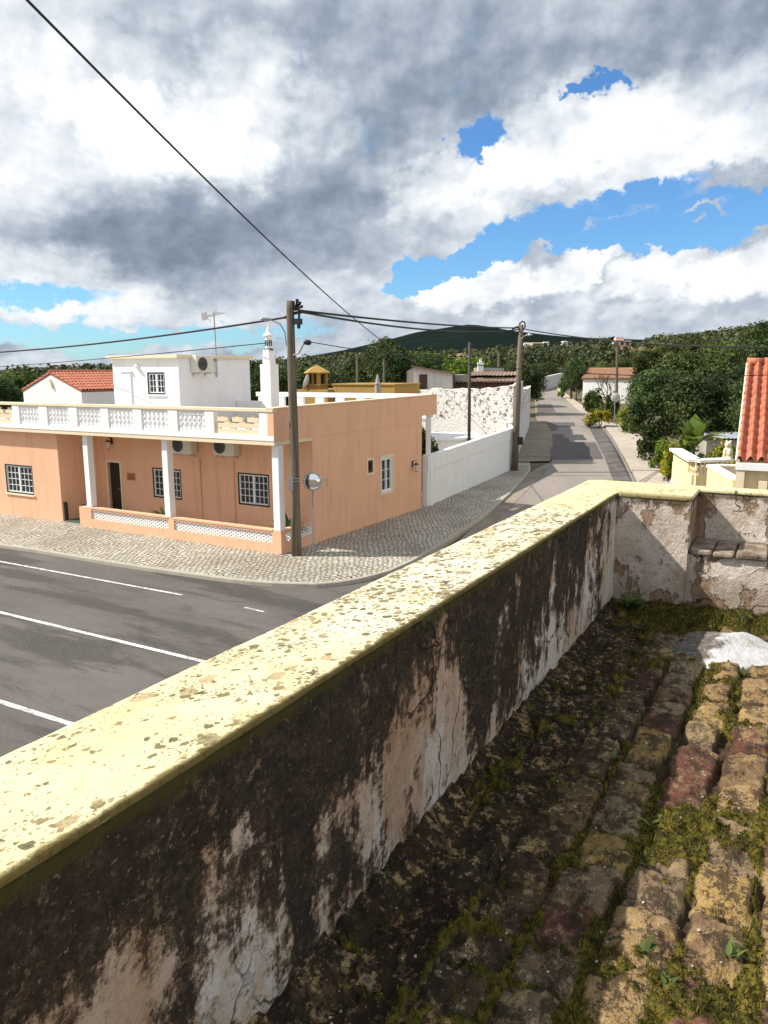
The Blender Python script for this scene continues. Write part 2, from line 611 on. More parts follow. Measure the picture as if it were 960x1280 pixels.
def f_pave(g):
    v = g.obj()
    br = g.node('ShaderNodeTexBrick', {'Vector': v, 'Color1': (.42, .36, .29, 1), 'Color2': (.50, .44, .36, 1), 'Mortar': (.2, .17, .13, 1), 'Scale': 1, 'Mortar Size': .008, 'Brick Width': .3, 'Row Height': .3}, offset=0)
    a = g.noise(v, .5, 5, .6)
    c = g.mix(g.math('MULTIPLY', g.step(a, .4, .7), .35), br.outputs['Color'], (.30, .26, .21))
    return {'Base Color': c, 'Roughness': .85, 'Normal': g.bump(g.math('ADD', g.noise(v, 30), g.math('MULTIPLY', br.outputs['Fac'], -1)), .4, .01)}


M['pave'] = material('sandy_paving', f_pave)


def f_earth(g):
    v = g.obj()
    a = g.noise(v, .4, 6, .65)
    b = g.noise(v, 5, 4, .6)
    c = g.ramp(a, [(.3, (.07, .075, .028)), (.5, (.12, .10, .05)), (.72, (.20, .15, .09))])
    c = g.mix(g.step(b, .5, .7), c, (.06, .075, .022))
    return {'Base Color': c, 'Roughness': .95, 'Normal': g.bump(b, .6, .05)}


M['earth'] = material('scrub_ground', f_earth)


def f_dirt(g):
    v = g.obj()
    a = g.noise(v, 1.1, 6, .65)
    return {'Base Color': g.ramp(a, [(.3, (.15, .105, .06)), (.6, (.27, .19, .11)), (.8, (.34, .26, .17))]), 'Roughness': .95, 'Normal': g.bump(g.noise(v, 25), .5, .02)}


def f_pave_old(g):
    v = g.obj()
    a = g.noise(v, .7, 6, .65)
    b = g.noise(v, 7, 4, .65)
    c = g.ramp(a, [(.3, (.15, .12, .09)), (.5, (.25, .205, .16)), (.7, (.32, .275, .22))])
    c = g.mix(g.math('MULTIPLY', g.step(b, .5, .7), .4), c, (.10, .075, .055))
    return {'Base Color': c, 'Roughness': .95, 'Normal': g.bump(g.noise(v, 25), .5, .02)}


M['pave_old'] = material('stained_old_pavement', f_pave_old)
M['kerb'] = plaster('kerb_stone', (.42, .385, .32), .4, bs=.4, sc=2)
M['dirt'] = material('gutter_dirt', f_dirt)


def f_mountain(g):
    v = g.obj()
    a = g.noise(v, .012, 6, .65)
    b = g.noise(v, .055, 4, .7)
    c = g.ramp(a, [(.3, (.008, .0145, .0135)), (.55, (.012, .019, .016)), (.8, (.021, .027, .019))])  # forest green with the bluish haze of distance put into the colour
    c = g.mix(g.step(b, .5, .75), c, (.006, .011, .010))
    return {'Base Color': c, 'Roughness': 1, 'Specular IOR Level': 0, 'Normal': g.bump(b, 1, 9)}


M['mountain'] = material('forested_mountain', f_mountain)


def leafmat(name, dark, mid, light, trans=.25, rough=.6):
    def f(g):
        r = g.attr('tone')
        ob = g.node('ShaderNodeObjectInfo').outputs['Random']
        c = g.ramp(r, [(0.0, dark), (.5, mid), (1.0, light)])
        hs = g.node('ShaderNodeHueSaturation', {'Hue': g.math('MULTIPLY_ADD', ob, .03, .487), 'Saturation': 1.0, 'Value': g.math('MULTIPLY_ADD', ob, .5, .75), 'Fac': 1.0, 'Color': c})
        b = g.node('ShaderNodeBsdfPrincipled', {'Base Color': hs.outputs[0], 'Roughness': rough, 'Specular IOR Level': .25})
        t = g.node('ShaderNodeBsdfTranslucent', {'Color': hs.outputs[0]})
        m = g.node('ShaderNodeMixShader', {0: trans, 1: b.outputs[0], 2: t.outputs[0]})
        return m.outputs[0]
    return material(name, f)


M['leaf_dark'] = leafmat('dark_leaves', (.024, .042, .012), (.062, .098, .027), (.155, .20, .06))
M['leaf_mid'] = leafmat('green_leaves', (.030, .052, .012), (.072, .105, .024), (.17, .20, .05))
M['leaf_lime'] = leafmat('young_leaves', (.06, .11, .012), (.14, .22, .022), (.30, .36, .04))
M['leaf_flower'] = leafmat('yellow_flowering_leaves', (.07, .10, .015), (.26, .25, .02), (.62, .50, .03))
M['leaf_banana'] = leafmat('banana_leaves', (.05, .09, .015), (.14, .20, .03), (.35, .34, .06), .35, .4)
M['leaf_wood'] = leafmat('far_wood_leaves', (.024, .040, .015), (.066, .088, .028), (.17, .18, .06), .1)
M['leaf_grey'] = leafmat('olive_leaves', (.05, .06, .045), (.12, .14, .11), (.24, .26, .2), .1)
M['bark'] = simple('bark', (.12, .09, .065), .95, sc=3, var=.6, bs=.8)


def f_tiles(col1, col2):
    def f(g):
        v = g.obj()
        a = g.noise(v, 3, 5, .6)
        b = g.noise(v, 18, 3, .6)
        c = g.mix(g.step(a, .3, .7), col1, col2)
        c = g.mix(g.math('MULTIPLY', g.step(b, .5, .75), .3), c, tuple(x * .6 for x in col1))
        return {'Base Color': c, 'Roughness': .8, 'Normal': g.bump(b, .3, .005)}
    return f


M['roof_red'] = material('red_roof_tiles', f_tiles((.38, .11, .06), (.47, .165, .09)))
M['roof_old'] = material('mossy_orange_roof_tiles', f_tiles((.34, .17, .10), (.42, .27, .16)))
M['roof_brown'] = material('old_roof_tiles', f_tiles((.20, .12, .075), (.30, .20, .13)))


def f_ruin(g):
    v = g.obj()
    x, y, z = g.xyz(v)
    a = g.noise(v, .8, 6, .65)
    b = g.noise(v, 4.6, 5, .68, .3)
    up = g.step(z, 1.6, 2.6)
    loose = g.math('ADD', b, g.math('MULTIPLY', up, .10))
    loose = g.math('ADD', loose, g.math('MULTIPLY', a, .30))
    m = g.step(loose, .79, .84)
    st = g.ramp(g.noise(v, 5, 4, .6), [(.3, (.13, .08, .045)), (.5, (.26, .17, .10)), (.7, (.36, .28, .20))])
    c = g.mix(m, (.80, .79, .76), st)
    spots = g.step(g.noise(v, 5.5, 4, .7), .56, .63)
    c = g.mix(g.math('MULTIPLY', spots, g.math('MULTIPLY_ADD', up, .85, .08)), c, (.34, .25, .17))
    c = g.mix(g.math('MULTIPLY', g.step(a, .5, .8), .25), c, (.45, .40, .34))
    return {'Base Color': c, 'Roughness': .95, 'Normal': g.bump(g.math('SUBTRACT', g.noise(v, 8, 4), m), .7, .04)}


M['ruin'] = material('peeling_rubble_wall', f_ruin)
# ------------------------------------------------------------------ the lie of the land
_TY = [-300, 46, 60, 100, 150, 300, 600, 1200, 9000]
_TZ = [0, 0, .25, 1.35, 2.75, 6.0, 11, 14, 14]
# skyline of the forested mountain: (bearing in degrees, rise in metres above the plain)
_MA = [-60, -40, -22, -14, -8.5, -5.8, -2.9, 0, 2.4, 4.7, 6.2, 7.1, 9.4, 12.9, 16.2, 20, 28, 40]
_MZ = [0, 0, 2, 8, 20, 38, 56, 80, 104, 118, 126, 122, 104, 84, 74, 62, 52, 26]


def ground_z(x, y):
    x, y = np.asarray(x, float), np.asarray(y, float)
    az = np.degrees(np.arctan2(x, np.maximum(y, 1)))
    z = np.interp(y, _TY, _TZ) * np.interp(az, [-12, 2], [.18, 1])
    d = np.hypot(x, y)
    m = np.interp(az, _MA, _MZ)
    z = z + m * sstep(d, 900, 2500) * (1 - .7 * sstep(d, 3000, 6500)) * sstep(y, 0, 400)
    # near hill on the right
    hr = np.interp(az, [6, 12, 16, 20, 24, 30, 50], [0, 1.2, 4, 7.5, 11, 12.5, 12.5])
    z = z + hr * sstep(d, 90, 330) * sstep(y, 0, 60)
    return z


def G(px, py, off=0.0):
    d = ray(px, py)
    t = 2.0
    while t < 4000:
        p = CAMP + d * t
        if p[2] < float(ground_z(p[0], p[1])) + off:
            break
        t *= 1.01
    lo, hi = t / 1.01, t
    for _ in range(30):
        mid = (lo + hi) / 2
        p = CAMP + d * mid
        if p[2] < float(ground_z(p[0], p[1])) + off:
            hi = mid
        else:
            lo = mid
    p = CAMP + d * hi
    return float(p[0]), float(p[1])


def axis(vals):
    return np.unique(np.concatenate(vals))


gx = axis([np.arange(-120, 121, 6.0), np.sign(np.arange(-40, 41)) * 120 * 1.12 ** np.abs(np.arange(-40, 41)) * (np.arange(-40, 41) != 0)])
gy = axis([np.arange(-60, 300, 6.0), 300 * 1.05 ** np.arange(0, 66), [-1500, -600, -250, -120]])
X, Y = np.meshgrid(gx, gy, indexing='ij')
Z = ground_z(X, Y) - .16
gr = np_mesh('ground', np.stack([X.ravel(), Y.ravel(), Z.ravel()], 1), grid_faces(len(gx), len(gy)), [M['earth'], M['mountain']])
cy = Y[:-1, :-1].ravel()
gr.data.polygons.foreach_set('material_index', (cy > 420).astype(np.int32))
tag(gr, kind='structure')


def dense(line, step=2.0):
    out = [line[0]]
    for a, b in zip(line[:-1], line[1:]):
        n = max(1, int(math.hypot(b[0] - a[0], b[1] - a[1]) / step))
        out += [(a[0] + (b[0] - a[0]) * i / n, a[1] + (b[1] - a[1]) * i / n) for i in range(1, n + 1)]
    return out


def resample(line, n):
    P = np.array(line, float)
    s = np.concatenate([[0], np.cumsum(np.hypot(*np.diff(P, axis=0).T))])
    t = np.linspace(0, s[-1], n)
    return np.stack([np.interp(t, s, P[:, 0]), np.interp(t, s, P[:, 1])], 1)


def strip(name, left, right, off, mat, nu=40, nv=6, skirt=0.0):
    A, B = resample(left, nu), resample(right, nu)
    w = np.linspace(0, 1, nv)[None, :, None]
    P = A[:, None] * (1 - w) + B[:, None] * w
    Zz = ground_z(P[..., 0], P[..., 1]) + off
    V = np.concatenate([P, Zz[..., None]], 2)
    if skirt:
        lo = V.copy()
        lo[..., 2] -= skirt
        V = np.concatenate([lo[:, :1], V, lo[:, -1:]], 1)
        nv += 2
    o = np_mesh(name, V.reshape(-1, 3), grid_faces(nu, nv)[:, ::-1], mat, smooth=False)
    return o


def sheet(name, poly, off, mat, kind='structure'):
    """flat polygon on level ground"""
    return tag(MB().add([(x, y, off) for x, y in poly], [tuple(range(len(poly)))]).build(name, mat), kind=kind)


# house frame: x runs along the front to the street corner, y back along the side street
HO = Vector((-2.73, 20.0, 0))
HR = R(-30.3)
HM = Matrix.Translation(HO) @ Matrix.Rotation(HR, 4, 'Z')


def hw(x, y, z=0):
    return HM @ Vector((x, y, z))


ROADZ = -.10
mr = MB().box(-70, 45, -17, 1.5, -.5, ROADZ).build('main_road', M['asphalt'], loc=HO, rotz=HR)
tag(mr, kind='structure')
# front and side pavement of setts with a raised kerb
kerb = [(-34, 33.4), (-10.9, 21.5), (-9.6, 20.85), (-8.1, 20.0), (-6.0, 18.85), (-4.2, 17.95), (-3.2, 17.5), (-2.4, 17.28), (-1.5, 17.2), (-.8, 17.45), (0.0, 18.2), (.6, 19.2), (1.8, 21.8), (3.2, 25.2), (4.9, 30.2), (6.3, 34.8), (7.1, 37.6), (7.6, 40.4)]
inner = [(6.5, 40.4), (6.0, 37.7), (1.0, 28.6), (-3.0, 21.0), (-12, 26.2), (-34, 39)]
hinv = HM.inverted()
pv = [(p.x, p.y) for p in (hinv @ Vector((a, b, 0)) for a, b in kerb + inner)]
pav = MB().prism(pv, -.3, 0).build('sett_pavement', M['cobble'], loc=HO, rotz=HR)
tag(pav, kind='structure')
kl = resample(dense(kerb, .8), 120)
tn = np.gradient(kl, axis=0)
tn /= np.linalg.norm(tn, axis=1)[:, None]
nr = np.stack([tn[:, 1], -tn[:, 0]], 1)
sec = [(.001, -.3), (.001, .004), (.085, .002), (.10, -.02), (.10, -.3)]
KV = np.stack([np.concatenate([kl + nr * a, np.full((len(kl), 1), b)], 1) for a, b in sec], 1)
tag(np_mesh('kerb', KV.reshape(-1, 3), grid_faces(len(kl), len(sec)), M['kerb'], smooth=False), kind='structure')

# side street climbing away
RR = [(803, 625), (797, 612), (793, 600), (778, 570), (765, 548), (755, 534), (735, 522), (720, 511), (708, 500), (700, 493), (695, 486), (694, 480), (700, 475)]
RL = [(560, 690), (600, 650), (640, 621), (690, 578), (688, 560), (682, 540), (674, 531), (669, 520), (669, 505), (669, 495), (669, 486), (670, 480), (676, 475)]
rr = [G(*p, ROADZ) for p in RR]
rl = [G(*p, ROADZ) for p in RL]
lane = strip('side_street', rl, rr, ROADZ + .006, M['lane'], 90, 8)
tag(lane, kind='structure')


def patch(name, pix, off=.012, mat='patch'):
    pts = [G(*p, ROADZ) for p in pix]
    o = MB().add([(x, y, float(ground_z(x, y)) + ROADZ + off) for x, y in pts], [tuple(range(len(pts)))]).build(name, M[mat])
    tag(o, kind='structure')


patch('road_patch', [(671, 505), (689, 505), (695, 515), (671, 516)])
patch('road_patch', [(673, 528), (718, 528), (719, 533), (697, 534), (697, 538), (676, 540)])
patch('road_patch', [(690, 543), (704, 543), (705, 547), (711, 548), (712, 553), (744, 553), (754, 574), (689, 575), (687, 556)], .014)
# right edge band of newer tarmac
patch('road_patch', [(735, 524), (753, 536), (763, 549), (776, 571), (790, 600), (794, 612), (770, 612), (766, 600), (756, 572), (746, 553), (737, 536), (726, 524)], .010, 'asphalt')
gut = [(596, 662), (640, 617), (663, 590), (690, 577), (680, 594), (660, 612), (636, 636), (610, 664)]
patch('gutter', gut, .016, 'pave_old')
# narrow raised walk beside the rubble wall
isl = strip('side_pavement', [(6.9, 41.2), (7.8, 45), (9.3, 52), (11.2, 60), (12.6, 66)], [(9.0, 41.6), (9.9, 45.5), (11.3, 51.5), (12.9, 59.5), (13.8, 66)], -.065, M['pave_old'], 30, 3, .2)
tag(isl, kind='structure')
# sandy pavement on the right
PR = [(880, 640), (862, 615), (848, 602), (832, 585), (808, 560), (802, 545), (790, 534), (764, 529), (748, 521), (730, 508), (716, 498), (704, 489), (698, 480)]
rp = strip('pavement', [(x + .08, y) for x, y in rr[:len(PR)]], [G(*p) for p in PR], .0, M['pave'], 80, 5, .2)
tag(rp, kind='structure')


def line(name, a, b, w, off=.006):
    a, b = Vector((*G(*a, ROADZ), ROADZ + off)), Vector((*G(*b, ROADZ), ROADZ + off))
    d = (b - a).normalized()
    n = Vector((-d.y, d.x, 0)) * w / 2
    tag(MB().add([a - n, b - n, b + n, a + n], [(0, 1, 2, 3)]).build(name, M['paint']), kind='structure')


def extend(a, b, k):
    return (a[0] + (a[0] - b[0]) * k, a[1] + (a[1] - b[1]) * k)


line('road_line', extend((0, 702), (228, 744), .25), (228, 744), .075)
line('road_line', extend((0, 765.5), (250, 826), .25), (262, 829), .10)
line('road_line', extend((0, 877), (90, 905), .6), (110, 912), .10)
line('road_line', (306, 759.5), (330, 765), .06)
# ------------------------------------------------------------------ the old house we stand on: parapet and tiled roof
RE = Vector(ray(986, 482))
RN = RE.cross(Vector((0, 0, 1))).normalized()
RV = RN.cross(RE)
RF = Matrix((RE, RN, RV)).transposed().to_4x4()      # local x along the wall, y to the right of it, z up
RF.translation = Vector((0, 0, EYE))


def in_roof(o):
    o.matrix_world = RF
    return o


def f_oldwall(g):
    """plaster under black lichen: long inner face. local x along the wall, z height below the eye"""
    v = g.obj()
    x, y, z = g.xyz(v)
    hgt = g.math('DIVIDE', g.math('ADD', z, 1.55), .77)                # 0 foot .. 1 top
    far = g.step(x, .8, 4.6)
    st = g.noise(g.scale(v, (3.2, 3.2, .55)), 1, 7, .68, .5)
    st2 = g.noise(g.scale(v, (9, 9, 1.0)), 1, 5, .65, .2)
    bl = g.noise(v, 2.1, 7, .66, .3)
    sp = g.noise(v, 46, 4, .75)
    mid = g.noise(v, 13, 5, .7)
    wx = g.noise(g.scale(v, (1.3, 1.3, .4)), 1, 3, .5)
    # black crust
    k = g.math('MULTIPLY', g.math('SUBTRACT', hgt, .46), .56)
    k = g.math('ADD', k, g.math('MULTIPLY', g.math('SUBTRACT', st, .5), 1.5))
    k = g.math('ADD', k, g.math('MULTIPLY', g.math('SUBTRACT', st2, .5), .75))
    k = g.math('ADD', k, g.math('MULTIPLY', g.math('SUBTRACT', bl, .5), 1.7))
    k = g.math('ADD', k, g.math('MULTIPLY', g.math('SUBTRACT', wx, .5), 1.0))
    k = g.math('ADD', k, g.math('MULTIPLY', g.math('SUBTRACT', mid, .5), .95))
    k = g.math('ADD', k, g.math('MULTIPLY', g.math('SUBTRACT', sp, .5), .7))
    k = g.math('SUBTRACT', g.math('ADD', k, .12), g.math('MULTIPLY', far, .20))
    k2 = g.math('ADD', k, g.math('MULTIPLY', g.math('SUBTRACT', g.noise(v, 24, 5, .75), .5), .55))
    brown = g.step(k2, -.20, .04)
    crust = g.step(k2, -.05, .15)
    # bare plaster below
    c0 = g.ramp(g.noise(g.scale(v, (2.4, 2.4, 1.0)), 1, 6, .65, .3), [(.28, (.24, .14, .08)), (.42, (.42, .285, .19)), (.56, (.53, .43, .34)), (.72, (.62, .57, .51))])
    w = g.step(g.math('ADD', g.noise(g.scale(v, (3.4, 3.4, 1.3)), 1, 5, .6), g.math('MULTIPLY', far, .06)), .55, .64)
    c0 = g.mix(g.math('MULTIPLY', w, .8), c0, (.64, .61, .57))
    c0 = g.mix(g.math('MULTIPLY', g.step(sp, .56, .72), .5), c0, (.16, .10, .065))
    c1 = g.ramp(g.math('ADD', g.math('MULTIPLY', sp, .6), g.math('MULTIPLY', mid, .4)), [(.34, (.010, .009, .008)), (.52, (.026, .021, .017)), (.64, (.07, .054, .04)), (.78, (.17, .135, .10))])
    c1 = g.mix(g.math('MULTIPLY', g.step(bl, .50, .72), .35), c1, (.075, .046, .026))
    cb = g.ramp(g.math('ADD', g.math('MULTIPLY', sp, .5), g.math('MULTIPLY', mid, .5)), [(.36, (.04, .024, .015)), (.48, (.15, .088, .048)), (.62, (.34, .22, .13))])
    c = g.mix(g.math('MULTIPLY', brown, .85), c0, cb)
    c = g.mix(g.math('MULTIPLY', crust, .94), c, c1)
    fleck = g.math('MULTIPLY', g.step(g.noise(g.scale(v, (1, 1, .7)), 26, 5, .75), .565, .65), g.step(g.noise(v, 2.6, 4), .40, .58))
    c = g.mix(g.math('MULTIPLY', fleck, .7), c, (.26, .185, .12))
    fleck2 = g.step(g.noise(v, 60, 4, .75), .60, .68)
    c = g.mix(g.math('MULTIPLY', fleck2, .5), c, (.36, .29, .22))
    # ochre lichen rosettes
    vr = g.vor(g.vmath('ADD', v, g.vmath('SCALE', g.node('ShaderNodeTexNoise', {'Vector': v, 'Scale': 22, 'Detail': 3}).outputs['Color'], scale=.05)), 3.1)
    ros = g.math('MULTIPLY', g.step(vr, .16, .11), g.step(g.noise(v, 1.7, 2), .46, .5))
    c = g.mix(g.math('MULTIPLY', ros, .75), c, (.36, .23, .10))
    # dark line under the coping and a darker band along the foot
    lip = g.step(g.math('ADD', hgt, g.math('MULTIPLY', g.math('SUBTRACT', mid, .5), .09)), .955, .985)
    c = g.mix(g.math('MULTIPLY', lip, .8), c, (.055, .048, .012))
    foot = g.step(g.math('ADD', hgt, g.math('MULTIPLY', g.math('SUBTRACT', bl, .5), .22)), .06, -.01)
    c = g.mix(g.math('MULTIPLY', foot, .85), c, (.035, .027, .018))
    # cracks
    vc = g.vor(g.vmath('ADD', g.scale(v, (2.0, 2.0, 1.1)), g.vmath('SCALE', g.node('ShaderNodeTexNoise', {'Vector': v, 'Scale': 6, 'Detail': 4}).outputs['Color'], scale=.35)), 1.6, 'DISTANCE_TO_EDGE')
    crk = g.math('MULTIPLY', g.step(vc, .016, .004), g.step(g.noise(v, 1.1, 2), .52, .6))
    c = g.mix(g.math('MULTIPLY', crk, .85), c, (.03, .022, .015))
    h = g.math('ADD', g.math('MULTIPLY', crust, .35), g.math('ADD', g.math('MULTIPLY', sp, .55), g.math('MULTIPLY', mid, .6)))
    h = g.math('SUBTRACT', h, g.math('MULTIPLY', crk, .8))
    return {'Base Color': c, 'Roughness': .95, 'Specular IOR Level': .15, 'Normal': g.bump(h, .9, .016)}


def f_endwall(g):
    v = g.obj()
    x, y, z = g.xyz(v)
    hgt = g.math('DIVIDE', g.math('ADD', z, 1.55), .77)
    bl = g.noise(v, 3.0, 7, .66, .3)
    st = g.noise(g.scale(v, (7, 7, 1.4)), 1, 5, .65, .3)
    sp = g.noise(v, 42, 4, .75)
    mid = g.noise(v, 11, 5, .65)
    c = g.ramp(g.noise(v, 4, 5, .6), [(.3, (.44, .37, .31)), (.55, (.60, .53, .46)), (.8, (.70, .65, .59))])
    k = g.math('ADD', g.math('MULTIPLY', g.math('SUBTRACT', bl, .5), 1.7), g.math('MULTIPLY', g.math('SUBTRACT', st, .5), .9))
    k = g.math('ADD', k, g.math('MULTIPLY', g.math('SUBTRACT', mid, .5), .55))
    k = g.math('ADD', k, g.math('MULTIPLY', g.step(hgt, .5, 1.0), .16))
    peel = g.step(k, .05, .14)
    br = g.ramp(g.math('ADD', g.math('MULTIPLY', mid, .6), g.math('MULTIPLY', sp, .4)), [(.3, (.07, .042, .024)), (.5, (.22, .135, .075)), (.68, (.38, .27, .16))])
    c = g.mix(g.math('MULTIPLY', peel, .9), c, br)
    pits = g.step(sp, .61, .70)
    c = g.mix(g.math('MULTIPLY', pits, .8), c, (.09, .06, .04))
    gr = g.step(g.noise(v, 20, 5, .7), .54, .66)
    c = g.mix(g.math('MULTIPLY', gr, .55), c, (.30, .21, .145))
    tn = g.step(g.noise(v, 5.5, 5, .65), .48, .66)
    c = g.mix(g.math('MULTIPLY', tn, .5), c, (.36, .26, .19))
    lip = g.step(g.math('ADD', hgt, g.math('MULTIPLY', g.math('SUBTRACT', mid, .5), .16)), .92, .97)
    c = g.mix(g.math('MULTIPLY', lip, .8), c, (.05, .038, .022))
    low = g.step(g.math('ADD', hgt, g.math('MULTIPLY', g.math('SUBTRACT', st, .5), .8)), .42, .1)
    c = g.mix(g.math('MULTIPLY', low, .45), c, (.22, .14, .085))
    vc = g.vor(g.vmath('ADD', g.scale(v, (1.6, 1.6, 2.2)), g.vmath('SCALE', g.node('ShaderNodeTexNoise', {'Vector': v, 'Scale': 7, 'Detail': 4}).outputs['Color'], scale=.4)), 2.2, 'DISTANCE_TO_EDGE')
    crk = g.math('MULTIPLY', g.step(vc, .02, .005), g.step(g.noise(v, 2.1, 2), .5, .58))
    c = g.mix(g.math('MULTIPLY', crk, .9), c, (.04, .028, .02))
    h = g.math('SUBTRACT', g.math('MULTIPLY', g.math('ADD', sp, mid), .5), g.math('ADD', g.math('MULTIPLY', peel, .7), g.math('MULTIPLY', crk, .8)))
    return {'Base Color': c, 'Roughness': .95, 'Specular IOR Level': .15, 'Normal': g.bump(h, 1.0, .022)}


def f_coping(g):
    v = g.obj()
    x, y, z = g.xyz(v)
    big = g.noise(v, .55, 3, .5)
    dens = g.math('MULTIPLY', g.step(x, .6, 2.6), g.step(x, 5.4, 3.9))
    dens = g.math('ADD', dens, g.math('MULTIPLY', g.math('SUBTRACT', big, .5), 1.2))
    vv = g.vmath('ADD', g.scale(v, (1.0, 1.35, 1.0)), g.vmath('SCALE', g.node('ShaderNodeTexNoise', {'Vector': v, 'Scale': 45, 'Detail': 4, 'Roughness': .7}).outputs['Color'], scale=.034))
    vv = g.vmath('ADD', vv, g.vmath('SCALE', g.node('ShaderNodeTexNoise', {'Vector': v, 'Scale': 9, 'Detail': 3}).outputs['Color'], scale=.06))

    def flakes(scale, thr, dw):
        n = g.node('ShaderNodeTexVoronoi', {'Vector': vv, 'Scale': scale})
        ch = g.xyz(n.outputs['Color'])
        lim = g.math('ADD', g.math('MULTIPLY', ch[0], thr), g.math('MULTIPLY', dens, dw))
        lim = g.math('SUBTRACT', g.math('ADD', g.math('ADD', lim, .045), g.math('MULTIPLY', g.math('SUBTRACT', g.noise(v, 5.5, 4, .6), .5), .8)), .19)
        return g.step(g.math('SUBTRACT', n.outputs['Distance'], lim), .03, -.02), ch[1]
    f1, r1 = flakes(26, .50, .24)
    f2, r2 = flakes(58, .50, .17)
    f3, r3 = flakes(11, .42, .08)
    f4, r4 = flakes(104, .50, .12)
    pc = g.ramp(r1, [(0, (.075, .068, .03)), (.35, (.13, .11, .055)), (.6, (.25, .18, .09)), (1, (.10, .088, .04))])
    pc2 = g.ramp(r3, [(0, (.40, .28, .13)), (.6, (.46, .33, .19)), (1, (.2, .18, .09))])
    base = g.ramp(g.noise(v, 1.6, 5, .6), [(.3, (.64, .54, .29)), (.55, (.70, .62, .36)), (.8, (.73, .68, .48))])
    wash = g.step(g.math('ADD', dens, g.math('MULTIPLY', g.noise(v, 4, 4), .6)), .55, 1.25)
    base = g.mix(g.math('MULTIPLY', wash, .5), base, (.76, .72, .58))
    c = g.mix(g.math('MULTIPLY', f1, .92), base, pc)
    c = g.mix(g.math('MULTIPLY', f2, .85), c, pc)
    c = g.mix(g.math('MULTIPLY', f3, .8), c, pc2)
    c = g.mix(g.math('MULTIPLY', f4, .8), c, pc)
    gm = g.step(g.noise(g.scale(v, (1, 1.6, 1)), 3.2, 6, .7), .50, .66)
    c = g.mix(g.math('MULTIPLY', gm, .30), c, (.42, .33, .14))
    sp = g.noise(v, 90, 3, .7)
    c = g.mix(g.math('MULTIPLY', g.step(sp, .60, .74), .45), c, (.30, .25, .11))
    # the paint turns ochre and mossy along the inner lip
    ed = g.math('ADD', y, g.math('MULTIPLY', g.math('SUBTRACT', g.noise(v, 14, 5, .7), .5), .045))
    rim = g.step(ed, -1.040, -1.022)
    rim = g.math('MULTIPLY', rim, g.step(x, 5.75, 5.5))
    c = g.mix(g.math('MULTIPLY', rim, .92), c, (.12, .085, .018))
    fl = g.math('MAXIMUM', g.math('MAXIMUM', f1, f2), f3)
    h = g.math('ADD', g.math('MULTIPLY', fl, -.8), g.math('MULTIPLY', sp, .25))
    return {'Base Color': c, 'Roughness': .8, 'Specular IOR Level': .25, 'Normal': g.bump(h, .5, .004)}


M['oldwall'] = material('black_lichened_plaster', f_oldwall)
M['endwall'] = material('peeling_plaster', f_endwall)
M['coping'] = material('flaking_yellow_paint', f_coping)

WH, RH = -.76, -1.55          # top of the parapet and roof surface, below the eye


def loft(name, profile, ts, mat, axis='x', amp=.008, seed=3, parent=None, exact=False, fine=.03):
    """profile: list of (c, z) run along ts in local x (or y); bumpy like hand laid plaster"""
    pr = resample(profile, max(8, int(sum(math.dist(a, b) for a, b in zip(profile[:-1], profile[1:])) / fine)))
    if exact:
        pr = np.array(dense(profile, fine))
    C, T = pr, np.asarray(ts)
    nrm = np.gradient(C, axis=0)
    nrm = np.stack([nrm[:, 1], -nrm[:, 0]], 1)
    nrm /= np.linalg.norm(nrm, axis=1)[:, None] + 1e-9
    u = np.concatenate([[0], np.cumsum(np.hypot(*np.diff(C, axis=0).T))])
    UU, TT = np.meshgrid(u, T, indexing='ij')
    d = (fbm(UU * 3 + 40, TT * 3 + 40, seed, 4) - .5) * amp * 2 + (fbm(UU * 14 + 9, TT * 14 + 9, seed + 9, 3) - .5) * amp * .7
    cc = C[:, 0][:, None] + nrm[:, 0][:, None] * d
    zz = C[:, 1][:, None] + nrm[:, 1][:, None] * d
    V = np.stack([TT, cc, zz], 2) if axis == 'x' else np.stack([cc, TT, zz], 2)
    nu, nv = V.shape[:2]
    F = grid_faces(nu, nv)
    return np_mesh(name, V.reshape(-1, 3), F, mat, parent)


oldhouse = thing('old_house', 'old house roof of worn clay tiles overgrown with moss behind the lichened parapet', 'house', (0, 0, 0))
par = thing('parapet', 'L-shaped roof parapet with black lichened inner face and flaking yellow top', 'parapet wall', (0, 0, 0))


def local_child(o, parent):
    o.parent = parent
    o.matrix_world = RF
    return o


# body of the house under the roof
body = MB()
for (a, b, c, d) in ((-6.5, 6.235, -1.36, 5.0),):
    body.box(a, b, c, d, -5.6, -1.62)
local_child(body.build('wall', M['cream']), oldhouse)

ts = np.arange(-2.5, 6.26, .03)
# the long inner face up and over to the street face
prof = [(-1.02, -1.66), (-1.018, -1.3), (-1.02, -.80), (-1.0205, -.772), (-1.04, -.768), (-1.34, -.775), (-1.372, -.785), (-1.38, -.81), (-1.38, -1.66)]
local_child(loft('wall', prof, ts, M['oldwall'], 'x', .012, 5), par)
# coping over the long run
cprof = [(-1.0205, -.771), (-1.0188, -.762), (-1.0195, -.7575), (-1.0225, -.7552), (-1.0285, -.7546), (-1.2, -.754), (-1.36, -.757), (-1.384, -.764), (-1.392, -.780), (-1.392, -.80)]
ts2 = np.arange(-2.5, 6.275, .02)
cop = local_child(loft('coping', cprof, ts2, M['coping'], 'x', .0035, 8, exact=True, fine=.03), par)
# end wall: pier, thin upper wall, ledge
E1, E2, E3 = 5.575, 6.10, 6.27
ts3 = np.arange(-1.03, 2.6, .025)
pier = MB()
tp = np.arange(-1.03, -.529, .02)
pp = [(E1, -1.66), (E1 + .004, -1.2), (E1, -.80), (E1 + .008, -.775), (E1 + .5, -.775)]
o = loft('pier', pp, tp, M['endwall'], 'y', .010, 21, fine=.02)
local_child(o, par)
